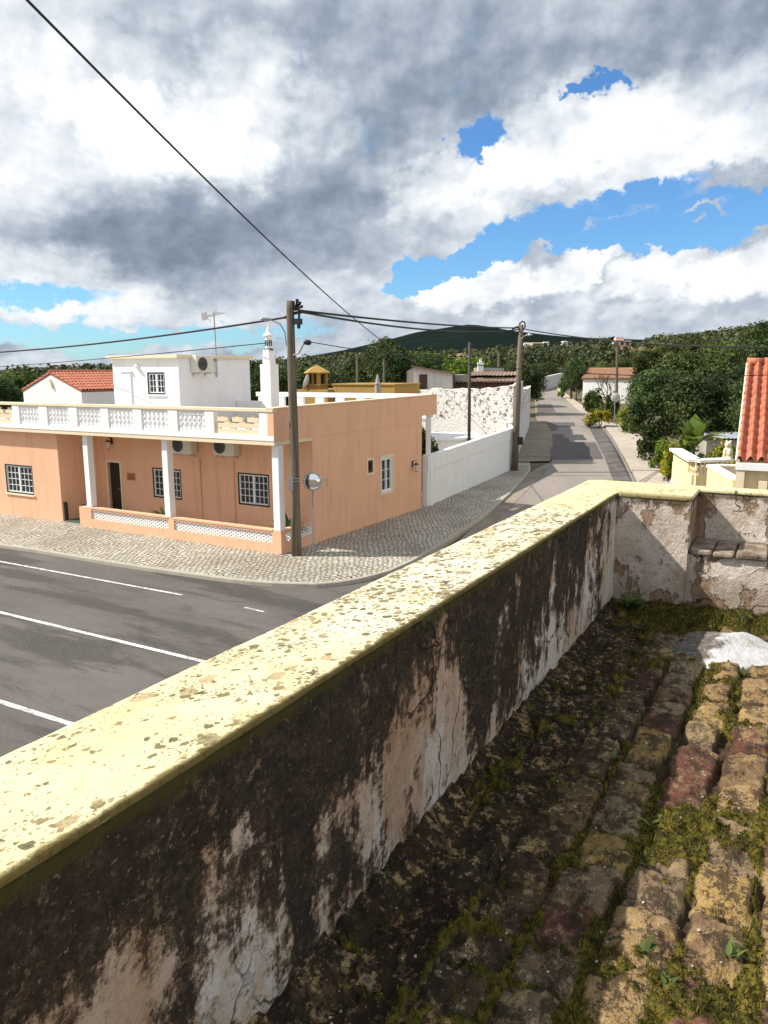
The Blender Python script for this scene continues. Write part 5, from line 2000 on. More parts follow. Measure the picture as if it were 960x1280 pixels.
slab_px([(568, 469), (584, 468), (584, 486), (568, 486)], 49.0, 52, 'end_wall', M['concrete'], orf)
slab_px([(566, 477), (652, 476), (652, 489), (566, 489)], 48, 53, 'wall', M['brown_door'], orf)
roof_px([(564, 479), (652, 477.5)], [(584, 474), (650, 473)], 47.8, 52, 'roof', M['roof_brown'], orf)
roof_px([(583, 470.5), (652, 469)], [(590, 464.5), (650, 465)], 53, 57, 'roof', M['roof_brown'], orf)
wh = thing('flat_roofed_house', 'pale flat roofed house with a white chimney beyond the old barn', 'house', (0, 0, 0))
slab_px([(603, 459.5), (630, 460), (630, 472), (603, 472)], 62, 68, 'wall', M['concrete'], wh)
cq = at(600.5, 462, 61)
MB().box(cq[0] - .22, cq[0] + .22, 60.8, 61.2, 0, float(at(600, 453, 61)[2])).box(cq[0] - .09, cq[0] + .09, 60.9, 61.1, float(at(600, 453, 61)[2]), float(at(600, 449, 61)[2])).build('chimney', M['white'], wh)


def dpole(label, px, y_top, y_bot, Y, r=.11, arm=False):
    p = at(px, y_bot, Y)
    base = Vector((p[0], p[1], float(ground_z(p[0], p[1])) - .2))
    t = thing('utility_pole', label, 'utility pole', base)
    top = Vector(at(px, y_top, Y)) - base
    MB().tube([(0, 0, 0), top], [r, r * .8], 8).build('post', M['wood'], t)
    if arm:
        MB().bar(top - Vector((.7, 0, .25)), top + Vector((.7, 0, -.25)), .1, .1).build('crossarm', M['wood'], t)
    return t


dpole('wooden pole among the trees left of the flat roofed house chimney, thin and grey', 623.5, 443, 470, 66, .1)
dpole('grey pole in the trees above the left end of the ochre roof', 446.5, 442, 478, 58, .12)
dpole('thin pole in front of the dark trees right of the stone pinnacle', 480, 449, 478, 56, .09)
dpole('wooden pole behind the road mirror in front of the white roadside house', 771.5, 433, 500, 70, .14)
dpole('far pole on the wooded slope left of the pink house', 748, 428, 452, 190, .2)
dpole('far pole beside the road dip in the trees', 722, 430, 462, 170, .2, True)

# white roadside house on the right
rhp = at(728, 497, 92)
gz0 = float(ground_z(rhp[0], rhp[1]))
rh = thing('roadside_house', 'long white house with an orange tiled roof half hidden by roadside trees', 'house', (float(rhp[0]), float(rhp[1]), gz0), R(-28))
ze = float(at(728, 473, 92)[2]) - gz0
gable_walls(0, 13, 0, 7, -.5, ze, ze + 1.1, 'x').build('wall', M['white'], rh)
gable_roof(0, 13, 0, 7, ze, ze + 1.1, 'x', over=.2).build('roof', M['roof_old'], rh)


def simple_house(label, px, py, Y, w, d_, h, rz, wallm, roofm, rise=1.6, windows=2, name='hillside_house', group='houses on the far slope'):
    p = at(px, py, Y)
    z0 = float(ground_z(p[0], p[1]))
    base = float(p[2])
    t = thing(name, label, 'house', (float(p[0]), float(p[1]), base), R(rz), group)
    gable_walls(-w / 2, w / 2, 0, d_, min(z0 - base, 0) - 1, h, h + rise, 'x').build('wall', wallm, t)
    m = MB()
    o = .3
    m.add([(-w / 2 - o, -o, h), (w / 2 + o, -o, h), (w / 2 + o, d_ / 2, h + rise), (-w / 2 - o, d_ / 2, h + rise), (w / 2 + o, d_ + o, h), (-w / 2 - o, d_ + o, h), (-w / 2 - o, -o, h - .2), (w / 2 + o, -o, h - .2)], [(0, 1, 2, 3), (3, 2, 4, 5), (6, 7, 1, 0)])
    m.build('roof', roofm, t)
    for k in range(windows):
        x = -w / 2 + w * (k + .6) / (windows + .2)
        MB().box(x - .5, x + .5, -.06, -.005, h * .4, h * .8).build('window', M['glass'], t)
    return t


simple_house('red roofed house with a white chimney between trees right of the pink house', 797, 449, 150, 7, 6, 1.3, -25, M['white'], M['roof_old'], 1.0)
cpt = at(799, 440, 152)
simple_house('tiny red roofed house left of the dark pole over the rubble wall', 551, 456, 120, 3.4, 4, .5, 10, M['cream'], M['roof_old'], .5)
simple_house('small cream house with dark windows in front of the lime green tree', 564, 458, 118, 5, 5, 1.4, 15, M['cream'], M['roof_brown'], .6)
pk_ = thing('pink_house', 'large pale pink flat roofed house on the wooded skyline', 'house', (0, 0, 0), group='houses on the far slope')
slab_px([(767, 425.5), (789, 425.5), (789, 446), (767, 446)], 330, 338, 'wall', M['pink'], pk_)
slab_px([(770, 421.5), (780, 421.5), (780, 425.4), (770, 425.4)], 332, 336, 'roof_room', M['pink'], pk_)
for k in range(3):
    slab_px([(770 + k * 6.5, 428), (773 + k * 6.5, 428), (773 + k * 6.5, 431), (770 + k * 6.5, 431)], 329.6, 329.95, 'window', M['glass'], pk_)
for i, (x, y, Y, w, lab) in enumerate([(660, 432, 850, 26, 'white speck of a house low on the far mountainside at the left of the cluster'), (672, 433, 800, 34, 'wide reddish house in the cluster on the far mountainside'), (683, 430, 880, 20, 'small white house at the right of the far mountainside cluster'),
                                      (707, 429, 800, 18, 'small pale house on the far slope right of the mountain cluster'), (716, 437, 560, 12, 'white house deep in the wood above the road dip'), (759, 443, 300, 7, 'little white house in the wood below the pink house'), (727, 447, 330, 9, 'white house front in the wood above the round roadside tree'),
                                      (711, 455, 200, 7, 'white house left of the round roadside tree by the road'), (836, 427, 300, 7, 'pale house near the skyline of the right hand hill'), (848, 441, 230, 3, 'small pink wall patch of a house in the right hand trees'), (697, 463, 230, 8, 'whitish house beyond the far bend of the road')]):
    simple_house(lab, x, y, Y, w * .32, w * .26, w * .09, rn.uniform(-30, 30), M['white'] if i != 1 else M['pink'], M['roof_old'] if i in (1, 9) else M['cream'], w * .03, 2)
# white walls at the far bend of the road
fwp = [G(668, 489), G(684, 485), G(702, 481)]
wall_run('road_wall', 'long white retaining wall along the far bend of the road', [fwp[0], fwp[1], fwp[2]], .5, [float(at(668, 475, fwp[0][1])[2]), float(at(684, 470, fwp[1][1])[2]), float(at(702, 466, fwp[2][1])[2])], .3, M['white'])

# ------------------------------------------------------------------ neighbour on the right: red roof and yellow balcony
nbp = at(921, 577, 17.6)
nb = thing('yellow_house', 'pale yellow house with a red barrel tiled roof at the right edge', 'house', (float(nbp[0]) - .02, 17.6, 0), R(-25.6))
zev, zrd = float(nbp[2]), float(at(932, 455, 22.2)[2])


def barrel_slope(w, run, z0, z1):
    m = MB()
    pit = .225
    n = int(w / pit)
    K = 8
    rows = 13
    L = math.hypot(run, z1 - z0)
    nrm = Vector((0, -(z1 - z0), run)).normalized()
    vs, fs = [], []
    nu = n * K + 1
    for j in range(rows):
        for e in (0, .94, 1):
            t = (j + e) / rows if e < 1 else (j + .999) / rows
            lift = .055 * (1 - e) if e < 1 else 0
            for i in range(nu):
                u_ = i / K
                ph = (i % K) / K
                if ph < .62:
                    w_ = math.sin(PI * ph / .62)
                    hgt_ = .11 * w_
                else:
                    hgt_ = -.02 * math.sin(PI * (ph - .62) / .38)
                taper = (1 - .10 * (1 - e)) if ph < .62 else 1
                p = Vector((u_ * pit, run * t, z0 + (z1 - z0) * t)) + nrm * (hgt_ * taper + lift * (1 if ph < .62 else .3))
                vs.append(p)
    R_ = rows * 3
    for j in range(R_ - 1):
        for i in range(nu - 1):
            fs.append((j * nu + i, j * nu + i + 1, (j + 1) * nu + i + 1, (j + 1) * nu + i))
    m.add(vs, fs)
    return m


RW, RUN = 6.1, 5.05
barrel_slope(RW, RUN, zev, zrd).build('roof', M['roof_red'], nb, smooth=True)
MB().add([(0, 0, zev - .02), (RW, 0, zev - .02), (RW, RUN, zrd - .02), (0, RUN, zrd - .02), (0, .02, zev - .12), (RW, .02, zev - .12), (RW, RUN, zrd - .12), (0, RUN, zrd - .12)], [(0, 1, 2, 3), (4, 7, 6, 5), (0, 3, 7, 4), (0, 4, 5, 1), (1, 5, 6, 2)]).build('roof_deck', M['cream'], nb)
rt_ = MB()
for k in range(14):
    x0 = k * .44
    rt_.tube([(x0, RUN, zrd + .05), (x0 + .42, RUN, zrd + .055)], [.13, .11], 12)
rt_.build('ridge_tiles', M['roof_red'], nb, smooth=True)
MB().tube([(.03, -.02, zev + .02), (.03, RUN, zrd + .02)], .05, 8).build('verge', M['cream'], nb)
MB().box(.0, RW, -.08, .10, zev - .18, zev - .025).build('eaves_band', M['white'], nb)
nw = MB()
nw.box(.04, RW - .1, .105, 8.8, -.3, zev - .12)
nw.prism([(.11, zev - .12), (RUN, zrd - .14), (8.7, zev - .12)], .045, RW - .11, 0, Matrix(((0, 0, 1, 0), (1, 0, 0, 0), (0, 1, 0, 0), (0, 0, 0, 1))))
nw.build('wall', M['paleyellow'], nb)
cb = MB()
cb.box(.02, .20, -.06, .10, zev - .62, zev - .19)
cb.box(.50, .68, -.05, .10, zev - .66, zev - .42)
cb.build('corbel', M['cream'], nb)

# balcony wall and steps
bt = thing('garden_terrace', 'pale yellow garden terrace wall with a white capped balustrade and dark plinth', 'terrace', (0, 0, 0))
TA = Vector(at(845, 555, 30.5))
TB = Vector(at(869, 580, 26.6))
TC = Vector(at(910, 580, 26.9))
z_t = (TA.z + TB.z) / 2
for P_ in (TA, TB, TC):
    P_.z = z_t
m, cpb, bl_, pl_ = MB(), MB(), MB(), MB()
u_ = (TB - TA).normalized()
n_ = Vector((-u_.y, u_.x, 0))
if n_.x > 0:
    n_ = -n_
zf = z_t - .55
for A_, B_ in ((TA, TB), (TB, TC)):
    d_ = (B_ - A_)
    dn = d_.normalized()
    nn = Vector((dn.y, -dn.x, 0)) * .09
    q = [A_ - nn, B_ - nn, B_ + nn, A_ + nn]
    low = [Vector((p.x, p.y, -.2)) for p in q]
    m.add(low + [Vector((p.x, p.y, zf)) for p in q], [(3, 2, 1, 0), (4, 5, 6, 7), (0, 1, 5, 4), (1, 2, 6, 5), (2, 3, 7, 6), (3, 0, 4, 7)])
    nn = nn * 2.7
    q = [A_ - nn, B_ - nn, B_ + nn, A_ + nn]
    cpb.add([Vector((p.x, p.y, z_t - .10)) for p in q] + [Vector((p.x, p.y, z_t)) for p in q], [(3, 2, 1, 0), (4, 5, 6, 7), (0, 1, 5, 4), (1, 2, 6, 5), (2, 3, 7, 6), (3, 0, 4, 7)])
nb_ = 7
for A_, B_, cnt, solid in ((TA, TB, 0, True), (TB, TC, 8, False)):
    if solid:
        d_ = (B_ - A_)
        dn = d_.normalized()
        nn = Vector((dn.y, -dn.x, 0)) * .07
        B2 = A_ + d_ * .80
        q = [A_ - nn, B2 - nn, B2 + nn, A_ + nn]
        m.add([Vector((p.x, p.y, zf)) for p in q] + [Vector((p.x, p.y, z_t - .10)) for p in q], [(3, 2, 1, 0), (4, 5, 6, 7), (0, 1, 5, 4), (1, 2, 6, 5), (2, 3, 7, 6), (3, 0, 4, 7)])
        for k in range(2):
            p = A_ + d_ * (.86 + .1 * k)
            bl_.lathe([(.06, 0), (.04, .06), (.08, .18), (.05, .3), (.035, .36), (.06, .45)], (p.x, p.y, zf), 10)
    for k in range(cnt):
        p = A_.lerp(B_, (k + .3) / cnt)
        bl_.lathe([(.06, 0), (.04, .06), (.08, .18), (.05, .3), (.035, .36), (.06, .45)], (p.x, p.y, zf), 10)
A_, B_ = TA, TB
dn = (B_ - A_).normalized()
nn = Vector((dn.y, -dn.x, 0))
if nn.x > 0:
    nn = -nn
q = [A_ + nn * .10, B_ + nn * .10, B_ + nn * .14, A_ + nn * .14]
pl_.add([Vector((p.x, p.y, -.2)) for p in q] + [Vector((p.x, p.y, .45 if i in (0, 3) else .30)) for i, p in enumerate(q)], [(0, 1, 2, 3)[::-1], (4, 5, 6, 7), (0, 1, 5, 4), (1, 2, 6, 5), (2, 3, 7, 6), (3, 0, 4, 7)])
m.build('wall', M['paleyellow'], bt)
cpb.build('coping', M['white'], bt, bevel=.015)
bl_.build('balusters', M['paleyellow'], bt)
pl_.build('plinth', M['grey_paint'], bt)
MB().add([TA + Vector((.1, 0, -.56)), TB + Vector((.05, .1, -.56)), TC + Vector((0, .1, -.56)), TC + Vector((2, 4, -.56)), TA + Vector((2, 2, -.56))], [(0, 1, 2, 3, 4)]).build('floor', M['white'], bt)
# lower stair parapet in front of it
sa, sb, sc_ = Vector(at(889, 583, 24.5)), Vector(at(921, 612, 21.5)), Vector(at(925, 583, 24.6))
wall_run('stair_parapet', 'low white topped stair parapet between the terrace and the yellow house', [(sa.x, sa.y), (sb.x, sb.y)], -.2, [sa.z, sa.z - .05], .22, M['paleyellow'], 'parapet wall', cap=.07)
wall_run('stair_parapet', 'short grey topped parapet behind the stair joining the yellow house', [(sa.x + .25, sa.y + .1), (sc_.x, sc_.y)], -.2, [sa.z, sa.z - .02], .2, M['grey_paint'], 'parapet wall', cap=.05)
shd = thing('garden_shed', 'low garden shed with a pale grey corrugated roof behind the banana plant', 'shed', at(908, 548, 37) * np.array((1, 1, 0)), R(-5))
zs = float(at(900, 547, 37)[2])
MB().box(-.9, 1.4, 0, 2.5, 0, zs - .1).build('wall', M['concrete'], shd)
cr = MB()
vs, fs = [], []
for i in range(61):
    for j in range(2):
        vs.append((-1.1 + i * .045, -.2 + j * 2.2, zs - .02 + j * .14 + .02 * math.sin(i * 1.57)))
for i in range(60):
    fs.append((i * 2, i * 2 + 2, i * 2 + 3, i * 2 + 1))
cr.add(vs, fs)
cr.build('roof', simple('blue_tin', (.30, .34, .37), .5), shd)
urn = thing('garden_figure', 'cream stone lion figure on a pillar at the end of the terrace balustrade', 'garden statue', TC + Vector((-.02, .02, .003)), R(-40))
MB().box(-.14, .14, -.14, .14, 0, .10).build('plinth', M['cream'], urn, bevel=.01)
fg = MB()
fg.lathe([(.13, 0), (.16, .06), (.15, .16), (.11, .27), (.09, .33)], (0, .02, .10), 12)
fg.lathe([(.02, -.12), (.09, -.08), (.12, 0), (.09, .08), (.02, .12)], (0, -.05, .48), 12)
fg.lathe([(.02, 0), (.055, .02), (.05, .09), (.02, .11)], (0, -.15, .42), 8)
for sx in (-1, 1):
    fg.tube([(sx * .07, -.10, .33), (sx * .08, -.14, .2), (sx * .08, -.15, .10)], [.05, .04, .045], 8)
    fg.lathe([(.03, 0), (.035, .03), (.01, .06)], (sx * .07, -.02, .57), 6)
fg.build('body', M['cream'], urn, smooth=True)


# ------------------------------------------------------------------ trees and plants
def crown_mesh(name, mat, blobs, n, size, seed, droop=0.0, wood_gap=.35):
    """leaf sprays scattered through overlapping clumps; each blob = (x, y, z, rx, ry, rz)"""
    rs = np.random.RandomState(seed)
    vol = np.array([b[3] * b[4] * b[5] for b in blobs]) ** .8
    cnt = (n * vol / vol.sum()).astype(int)
    Ps, Ts, Ns = [], [], []
    for b, c in zip(blobs, cnt):
        # sub-clumps inside the lobe
        k = max(4, c // 60)
        d = rs.normal(size=(k, 3))
        d /= np.linalg.norm(d, axis=1)[:, None]
        cl = d * (rs.rand(k, 1) ** .4) * .86
        w = rs.randint(0, k, c)
        off = rs.normal(size=(c, 3)) * rs.uniform(.10, .26, k)[w][:, None]
        p = cl[w] + off
        Ps.append(np.array(b[:3]) + p * np.array(b[3:]))
        Ts.append(np.clip(rs.rand(k)[w] * .75 + rs.rand(c) * .35 - .08, 0, 1))
        nn = p + rs.normal(size=(c, 3)) * .8
        Ns.append(nn / (np.linalg.norm(nn, axis=1)[:, None] + 1e-6))
    P, T, N = np.concatenate(Ps), np.concatenate(Ts), np.concatenate(Ns)
    m = len(P)
    a = np.cross(N, rs.normal(size=(m, 3)))
    a /= np.linalg.norm(a, axis=1)[:, None] + 1e-6
    b2 = np.cross(N, a)
    sz = size * rs.uniform(.55, 1.35, (m, 1))
    a, b2 = a * sz, b2 * sz * .55
    bend = N * sz * .25
    V = np.stack([P - a, P + b2 * .9 + bend * .4, P + a, P - b2 * .9 + bend * .4], 1).reshape(-1, 3)
    F = np.arange(4 * m).reshape(-1, 4)
    return V, F, np.repeat(T, 4)


def tree_proto(name, label, cat, mat, blobs, n, size, seed, trunk, limbs, group=None):
    t = thing(name, label, cat, (0, 0, 0), group=group)
    V, F, T = crown_mesh('crown', mat, blobs, n, size, seed)
    np_mesh('crown', V, F, mat, t, smooth=False, attrs={'tone': T})
    m = MB()
    m.tube(trunk[0], trunk[1], 9)
    for pts, rs_ in limbs:
        m.tube(pts, rs_, 6)
    m.build('trunk', M['bark'], t, smooth=True)
    return t


def lobes(seed, n, R_, H0, H1, rmin, rmax, flat=.8):
    r_ = random.Random(seed)
    out = []
    for k in range(n):
        a = r_.uniform(0, 2 * PI)
        zz = r_.uniform(H0, H1)
        tz = (zz - H0) / (H1 - H0 + 1e-6)
        rr = R_ * math.sqrt(r_.random()) * (1 - .55 * tz)
        s = r_.uniform(rmin, rmax)
        out.append((rr * math.cos(a), rr * math.sin(a), zz, s, s, s * flat))
    return out


def make_tree(seed, label, mat, H, Rw, n, size, name='tree', cat='tree', base=.18, nl=16, group=None):
    lb_ = lobes(seed, nl, Rw * .72, H * (base + .15), H * .86, Rw * .30, Rw * .48)
    tr = ([(0, 0, -.3), (.05, .03, H * .25), (-.04, .05, H * .5), (.02, 0, H * .75)], [H * .034, H * .027, H * .018, H * .006])
    lm = []
    for b in lb_[:7]:
        z0 = min(H * .45, b[2] * .6)
        lm.append(([(0, 0, z0), (b[0] * .5, b[1] * .5, (z0 + b[2]) / 2 + .1), (b[0], b[1], b[2])], [H * .013, H * .009, H * .003]))
    return tree_proto(name, label, cat, mat, lb_, n, size, seed, tr, lm, group)


GT = 'trees around the village'
protoA = make_tree(1, '', M['leaf_dark'], 6.0, 3.2, 21000, .105, group=GT)
protoB = make_tree(2, '', M['leaf_dark'], 5.2, 2.9, 19000, .10, group=GT)
protoC = make_tree(3, '', M['leaf_mid'], 5.5, 2.6, 16000, .11, group=GT)
protoD = make_tree(4, '', M['leaf_mid'], 4.6, 2.8, 16000, .10, nl=12, group=GT)
protoE = make_tree(5, '', M['leaf_lime'], 4.6, 2.4, 14000, .11, group=GT)
PR_ = {'A': (protoA, 6.0 * .98), 'B': (protoB, 5.2), 'C': (protoC, 5.5), 'D': (protoD, 4.6), 'E': (protoE, 4.6)}
used = set()


def plant_tree(kind, px, ytop, Y, label, wide=1.0, seed=None):
    """stand a tree at depth Y whose top reaches the given height"""
    p0, H = PR_[kind]
    p = at(px, ytop, Y)
    gz_ = float(ground_z(p[0], Y))
    s = max(.25, (float(p[2]) - gz_) / (H * 1.0))
    loc = (float(p[0]), float(Y), gz_ - .05)
    rz = rn.uniform(0, 6.28)
    if kind in used:
        t = dup(p0, loc, rz, label, (s * wide, s * wide, s))
    else:
        used.add(kind)
        t = p0
        t.location, t.rotation_euler.z, t.scale = loc, rz, (s * wide, s * wide, s)
        t['label'] = label
    return t


plant_tree('A', 838, 455, 44, 'big dark evergreen nearest the road at the left of the right hand trees', 1.0)
plant_tree('B', 880, 460, 41, 'dark evergreen behind the banana plant', 1.15)
plant_tree('A', 915, 452, 44, 'dark evergreen just left of the red tiled roof', 1.1)
plant_tree('C', 846, 438, 58, 'mid green tree between the nearest evergreens and the hill', 1.1)
plant_tree('D', 890, 434, 62, 'broad mid green tree behind the shed, left of the roof ridge', 1.0)
plant_tree('B', 815, 462, 60, 'small dark evergreen at the roadside edge behind the yellow flowers', .9)
plant_tree('A', 945, 418, 70, 'tallest dark evergreen at the right edge above the red roof', 1.0)
plant_tree('C', 958, 399, 76, 'high tree top at the right margin of the skyline', .8)
plant_tree('C', 812, 436, 85, 'green tree on the slope left of the dark evergreens', 1.1)
plant_tree('C', 862, 422, 110, 'green tree on the right skyline under the small birdlike twigs', 1.2)
plant_tree('D', 905, 424, 105, 'rounded green tree on the right skyline near the roof', 1.3)
plant_tree('D', 838, 426, 130, 'broad green tree on the skyline right of the pink house', 1.3)
plant_tree('B', 716, 446, 96, 'round dark roadside tree left of the white roadside house', .8)
plant_tree('B', 722, 455, 94, 'dark bush tree leaning on the round roadside tree', .7)
plant_tree('C', 752, 452, 104, 'green tree behind the orange roof of the white roadside house', 1.0)
plant_tree('C', 775, 447, 112, 'green tree at the right end of the orange roof', 1.1)
plant_tree('D', 738, 440, 140, 'pale green tree far up beside the road', 1.1)
plant_tree('B', 656, 452, 75, 'dark tree just behind the concrete pole at the road', 1.0)
plant_tree('A', 640, 448, 85, 'dark tree between the flat roofed house and the concrete pole', 1.0)
plant_tree('E', 577, 446, 74, 'bright lime green tree behind the thin dark pole', 1.3)
plant_tree('C', 545, 440, 84, 'green tree behind the shed roof', 1.2)
plant_tree('A', 520, 436, 70, 'dense dark tree at the left end of the whitewashed shed', 1.1)
plant_tree('B', 495, 432, 62, 'dark tree behind the thin pole right of the pinnacle', .9)
plant_tree('C', 474, 420, 64, 'tall loose tree breaking the mountain skyline above the pinnacle', .7)
plant_tree('B', 458, 448, 66, 'dark tree behind the ochre house parapet', 1.1)
plant_tree('A', 428, 452, 72, 'dark tree right of the pavilion chimney', 1.2)
plant_tree('C', 402, 455, 80, 'green tree directly behind the pavilion chimney', 1.2)
plant_tree('A', 372, 456, 70, 'dark tree partly hidden by the wooden pole', 1.1)
plant_tree('B', 328, 453, 60, 'dark tree between the rooftop room and the white chimney', 1.2)
plant_tree('A', 300, 462, 75, 'dark tree hidden behind the rooftop room', 1.1)
plant_tree('C', 20, 462, 75, 'dark green tree at the left edge behind the white gable', 1.3)
plant_tree('A', -15, 464, 70, 'dark tree cut by the left edge of the picture', 1.2)
plant_tree('D', 45, 466, 90, 'far low tree just left of the white gable apex', 1.3)
plant_tree('D', 600, 452, 110, 'far green tree right of the lime tree', 1.3)
plant_tree('C', 690, 452, 150, 'far green tree above the road bend', 1.3)
plant_tree('D', 672, 452, 130, 'far green tree behind the white road wall', 1.2)
plant_tree('A', 955, 470, 38, 'dark evergreen hidden behind the red roof', 1.0)


def shrub(label, px, py, Y, w, h, mat, n, size, seed, name='shrub', yoff=None):
    gx_, gy_ = (float(v) for v in at(px, py, Y)[:2])
    z0 = float(ground_z(gx_, gy_))
    t = thing(name, label, 'shrub', (gx_, gy_, z0 - .05), rn.uniform(0, 6))
    lb_ = lobes(seed, 8, w * .6, h * .25, h * .75, w * .3, w * .5, .8 * h / w)
    V, F, T = crown_mesh('foliage', mat, lb_, n, size, seed)
    V[:, 2] = np.maximum(V[:, 2], .0)
    np_mesh('foliage', V, F, mat, t, smooth=False, attrs={'tone': T})
    m = MB()
    for b in lb_[:5]:
        m.tube([(0, 0, 0), (b[0] * .6, b[1] * .6, b[2] * .7)], [.03, .01], 5)
    m.build('stem', M['bark'], t)
    return t


def shrub_px(label, px, pbase, ptop, wpx, mat, n, size, seed):
    gx_, gy_ = G(px, pbase)
    Y = gy_
    h = float(at(px, ptop, Y)[2]) - float(ground_z(gx_, gy_))
    return shrub(label, px, pbase, Y, wpx / FPX * Y / 2, max(h, .4), mat, n, size, seed)


shrub_px('bright green bush at the pavement edge left of the terrace wall', 824, 586, 548, 42, M['leaf_lime'], 3500, .07, 21)
shrub_px('dark green bush leaning over the pavement under the big evergreen', 812, 574, 520, 50, M['leaf_dark'], 4000, .09, 22)
shrub_px('yellow flowering roadside bush, the nearest to the road bend', 750, 533, 508, 46, M['leaf_flower'], 5000, .08, 23)
shrub_px('yellow flowering bush beside the road mirror', 784, 540, 510, 46, M['leaf_flower'], 5000, .08, 24)
shrub_px('green climbing bush in front of the white roadside house', 742, 520, 483, 40, M['leaf_mid'], 5000, .11, 25)
shrub_px('dull green bush right of the climbing bush by the road', 766, 524, 490, 34, M['leaf_mid'], 3500, .10, 26)
shrub_px('low grassy bush at the foot of the round roadside tree', 703, 497, 484, 14, M['leaf_lime'], 1500, .10, 27)
shrub_px('dark bush behind the terrace wall corner', 838, 600, 572, 16, M['leaf_dark'], 1200, .06, 28)
hd_ = hw(-.9, 10.2)
t = shrub('dark hedge seen through the gap between the peach house and the white pillar', 530, 560, 30, .9, 3.0, M['leaf_dark'], 3500, .09, 29)
t.location = (hd_.x, hd_.y, 0)
t = shrub('small green caper bush growing on the rubble wall above the white wall', 637, 540, 40, .3, .5, M['leaf_lime'], 500, .06, 30)
t.location = tuple(at(637, 540, 40.3))
t = shrub('orange flowering bush behind the terrace coping', 838, 545, 33, .6, 1.9, M['leaf_flower'], 1500, .07, 31)
t.location = (*at(838, 545, 33.2)[:2], 0)
t = shrub('yellow leaved shrub on the terrace beside the stone lion', 895, 560, 30, .9, 1.9, M['leaf_flower'], 2500, .08, 32)
t.location = (*at(893, 556, 30)[:2], 0)
t = shrub('dark shrub behind the terrace balustrade', 870, 560, 30, .9, 1.7, M['leaf_dark'], 2000, .08, 33)
t.location = (*at(868, 560, 29.6)[:2], 0)

t = shrub('pale green palm like shrub right of the banana plant on the terrace', 905, 560, 29, .7, 1.5, M['leaf_lime'], 1600, .09, 34)
t.location = (*at(908, 556, 31)[:2], .5)
t = shrub('yellow green shrub at the left foot of the banana plant', 855, 560, 31, .8, 2.0, M['leaf_lime'], 2200, .08, 35)
t.location = (*at(856, 556, 31.6)[:2], 0)
# banana plant
bp = at(872, 575, 30.5)
bn = thing('banana_plant', 'tall banana plant with broad upright leaves on the garden terrace', 'banana plant', (float(bp[0]), 31, .6))
MB().tube([(0, 0, 0), (.03, 0, .7), (0, .02, 1.3)], [.09, .07, .05], 8).build('stem', M['leaf_banana'], bn)
rb_ = random.Random(4)
for yaw, L, w, lift, bend in [(2.6, 1.2, .75, 1.45, .25), (1.2, 1.35, .75, 1.5, .15), (.2, 1.5, .6, .8, .9), (3.4, 1.2, .75, 1.2, .5), (5.2, 1.1, .8, 1.35, .3), (4.3, 1.1, .7, 1.05, .8), (-.1, 1.5, .42, .95, .9), (5.9, 1.4, .42, 1.0, .7), (1.8, 1.0, .4, 1.45, .2), (3.9, .9, .45, .9, .9), (.7, 1.25, .4, 1.2, .5), (2.2, 1.2, .7, 1.3, .3)]:
    m = MB()
    leaf_shape(m, (0, 0, 1.1), yaw, L, w, lift, bend, 10, .35)
    o = m.build('leaf', M['leaf_banana'], bn)
    tone_attr(o, [rb_.uniform(.35, .9)] * len(o.data.vertices))

# roadside mirror post at the bend
rm = thing('traffic_mirror', 'small pale round road mirror among the bushes at the bend', 'traffic mirror', (*at(768, 520, 66)[:2], float(ground_z(20, 66))))
zz = float(at(769, 497, 66)[2]) - float(ground_z(20, 66))
MB().tube([(0, 0, 0), (0, 0, zz)], .04, 6).build('post', M['steel'], rm)
MB().lathe([(.02, -.06), (.38, -.03), (.40, 0), (.36, .02), (.02, .06)], n=16, M=Matrix.Translation((0, -.08, zz)) @ Matrix.Rotation(PI / 2, 4, 'X')).build('glass', M['ac'], rm, smooth=True)


# bare twiggy tree by the white roadside house
def bare_tree(label, px, pbase, Y, h, seed):
    p = at(px, pbase, Y)
    t = thing('bare_tree', label, 'tree', (float(p[0]), Y, float(ground_z(p[0], Y))))
    r_ = random.Random(seed)
    m = MB()

    def br(p0, d, L, r, k):
        p1 = p0 + d * L
        m.tube([p0, p0.lerp(p1, .5) + Vector((r_.uniform(-.06, .06), 0, 0)) * L, p1], [r, r * .8, r * .55], 5)
        if k:
            for _ in range(3):
                nd = (d + Vector((r_.uniform(-.8, .8), r_.uniform(-.8, .8), r_.uniform(-.1, .6)))).normalized()
                br(p0.lerp(p1, r_.uniform(.55, 1)), nd, L * .72, r * .6, k - 1)
    br(Vector((0, 0, 0)), Vector((0, 0, 1)), h * .33, .10, 4)
    m.build('branches', M['bark'], t)


bare_tree('bare twiggy grey tree in front of the white roadside house', 757, 520, 68, 5.2, 3)

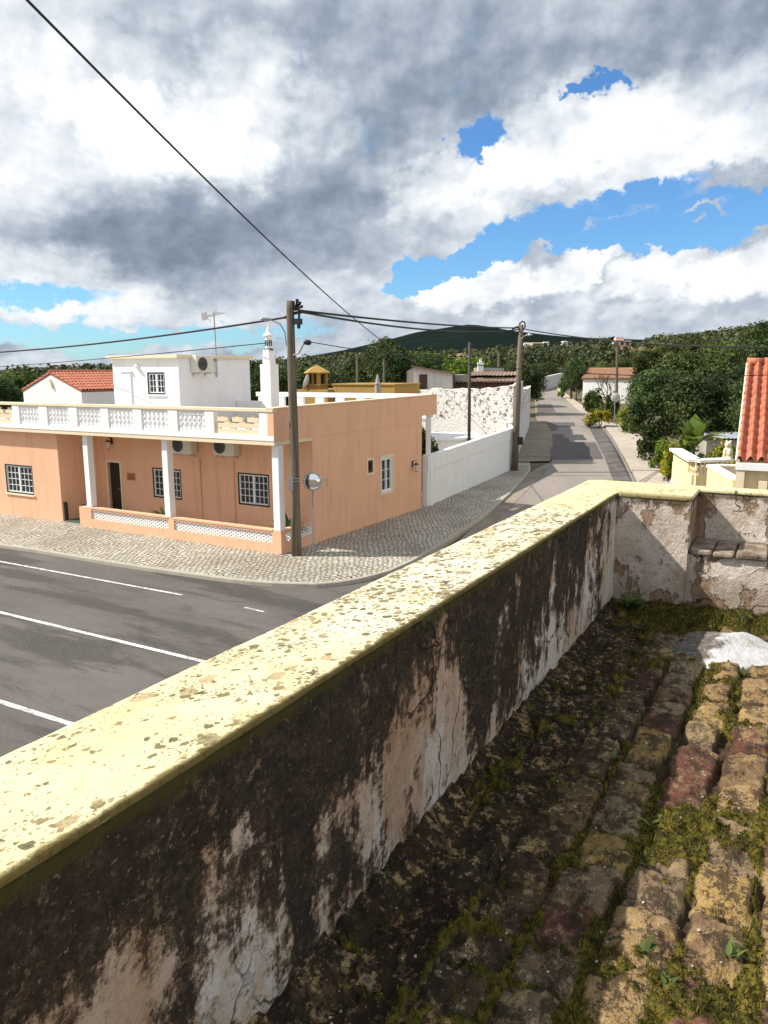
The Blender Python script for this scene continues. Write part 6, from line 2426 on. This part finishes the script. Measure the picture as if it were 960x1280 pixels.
# ------------------------------------------------------------------ the far woods, one mass
rs = np.random.RandomState(99)
WV, WT = [], []
cnt = 0
HZX = [-400, 0, 330, 380, 430, 500, 560, 640, 700, 755, 762, 792, 800, 830, 900, 960, 1300]
HZY = [462, 462, 452, 449, 446, 442, 444, 437, 433, 430, 438, 438, 428, 424, 417, 410, 400]
tries = 0
while cnt < 2900 and tries < 12000:
    tries += 1
    azd = rs.uniform(-34, 34)
    d_ = 115 * (1150 / 115) ** rs.rand()
    x, y = d_ * math.sin(R(azd)), d_ * math.cos(R(azd))
    # keep the road clear
    pxx = 480 + FPX * x / y
    if 664 < pxx < 712 and d_ < 190:
        continue
    if d_ < 150 and 740 > pxx > 600:
        continue
    z = float(ground_z(x, y))
    s = rs.uniform(1.8, 3.4) * (1 + d_ / 700)
    hh_ = s * rs.uniform(1.0, 1.5)
    lim = EYE + (463 - np.interp(pxx, HZX, HZY)) / FPX * y
    top = z + hh_ * 1.15
    if top > lim + .2:
        f_ = (lim - z) / (hh_ * 1.15)
        if f_ < .3:
            continue
        s, hh_ = s * max(f_, .7), hh_ * f_
    n = 90 if d_ > 350 else 330
    dd = rs.normal(size=(n, 3))
    dd /= np.linalg.norm(dd, axis=1)[:, None]
    dd[:, 2] = np.abs(dd[:, 2]) * 1.15 - .15
    P = np.array([x, y, z + hh_ * .35]) + dd * np.array([s, s, hh_]) * (rs.rand(n, 1) ** .3)
    a = np.cross(dd + rs.normal(size=(n, 3)) * .6, rs.normal(size=(n, 3)))
    a /= np.linalg.norm(a, axis=1)[:, None]
    b2 = np.cross(a, dd + rs.normal(size=(n, 3)) * .5)
    k = s * rs.uniform(.05, .12, (n, 1)) * (1.5 if d_ > 350 else 1)
    WV.append(np.stack([P - a * k, P + b2 * k * .7, P + a * k, P - b2 * k * .7], 1).reshape(-1, 3))
    WT.append(np.repeat(np.clip(rs.rand() * .7 + rs.rand(n) * .3, 0, 1), 4))
    cnt += 1
WV = np.concatenate(WV)
wd_ = np_mesh('far_wood', WV, np.arange(len(WV)).reshape(-1, 4), M['leaf_wood'], smooth=False, attrs={'tone': np.concatenate(WT)})
tag(wd_, 'distant mixed wood covering the plain and slopes below the mountain', 'wood', kind='stuff')
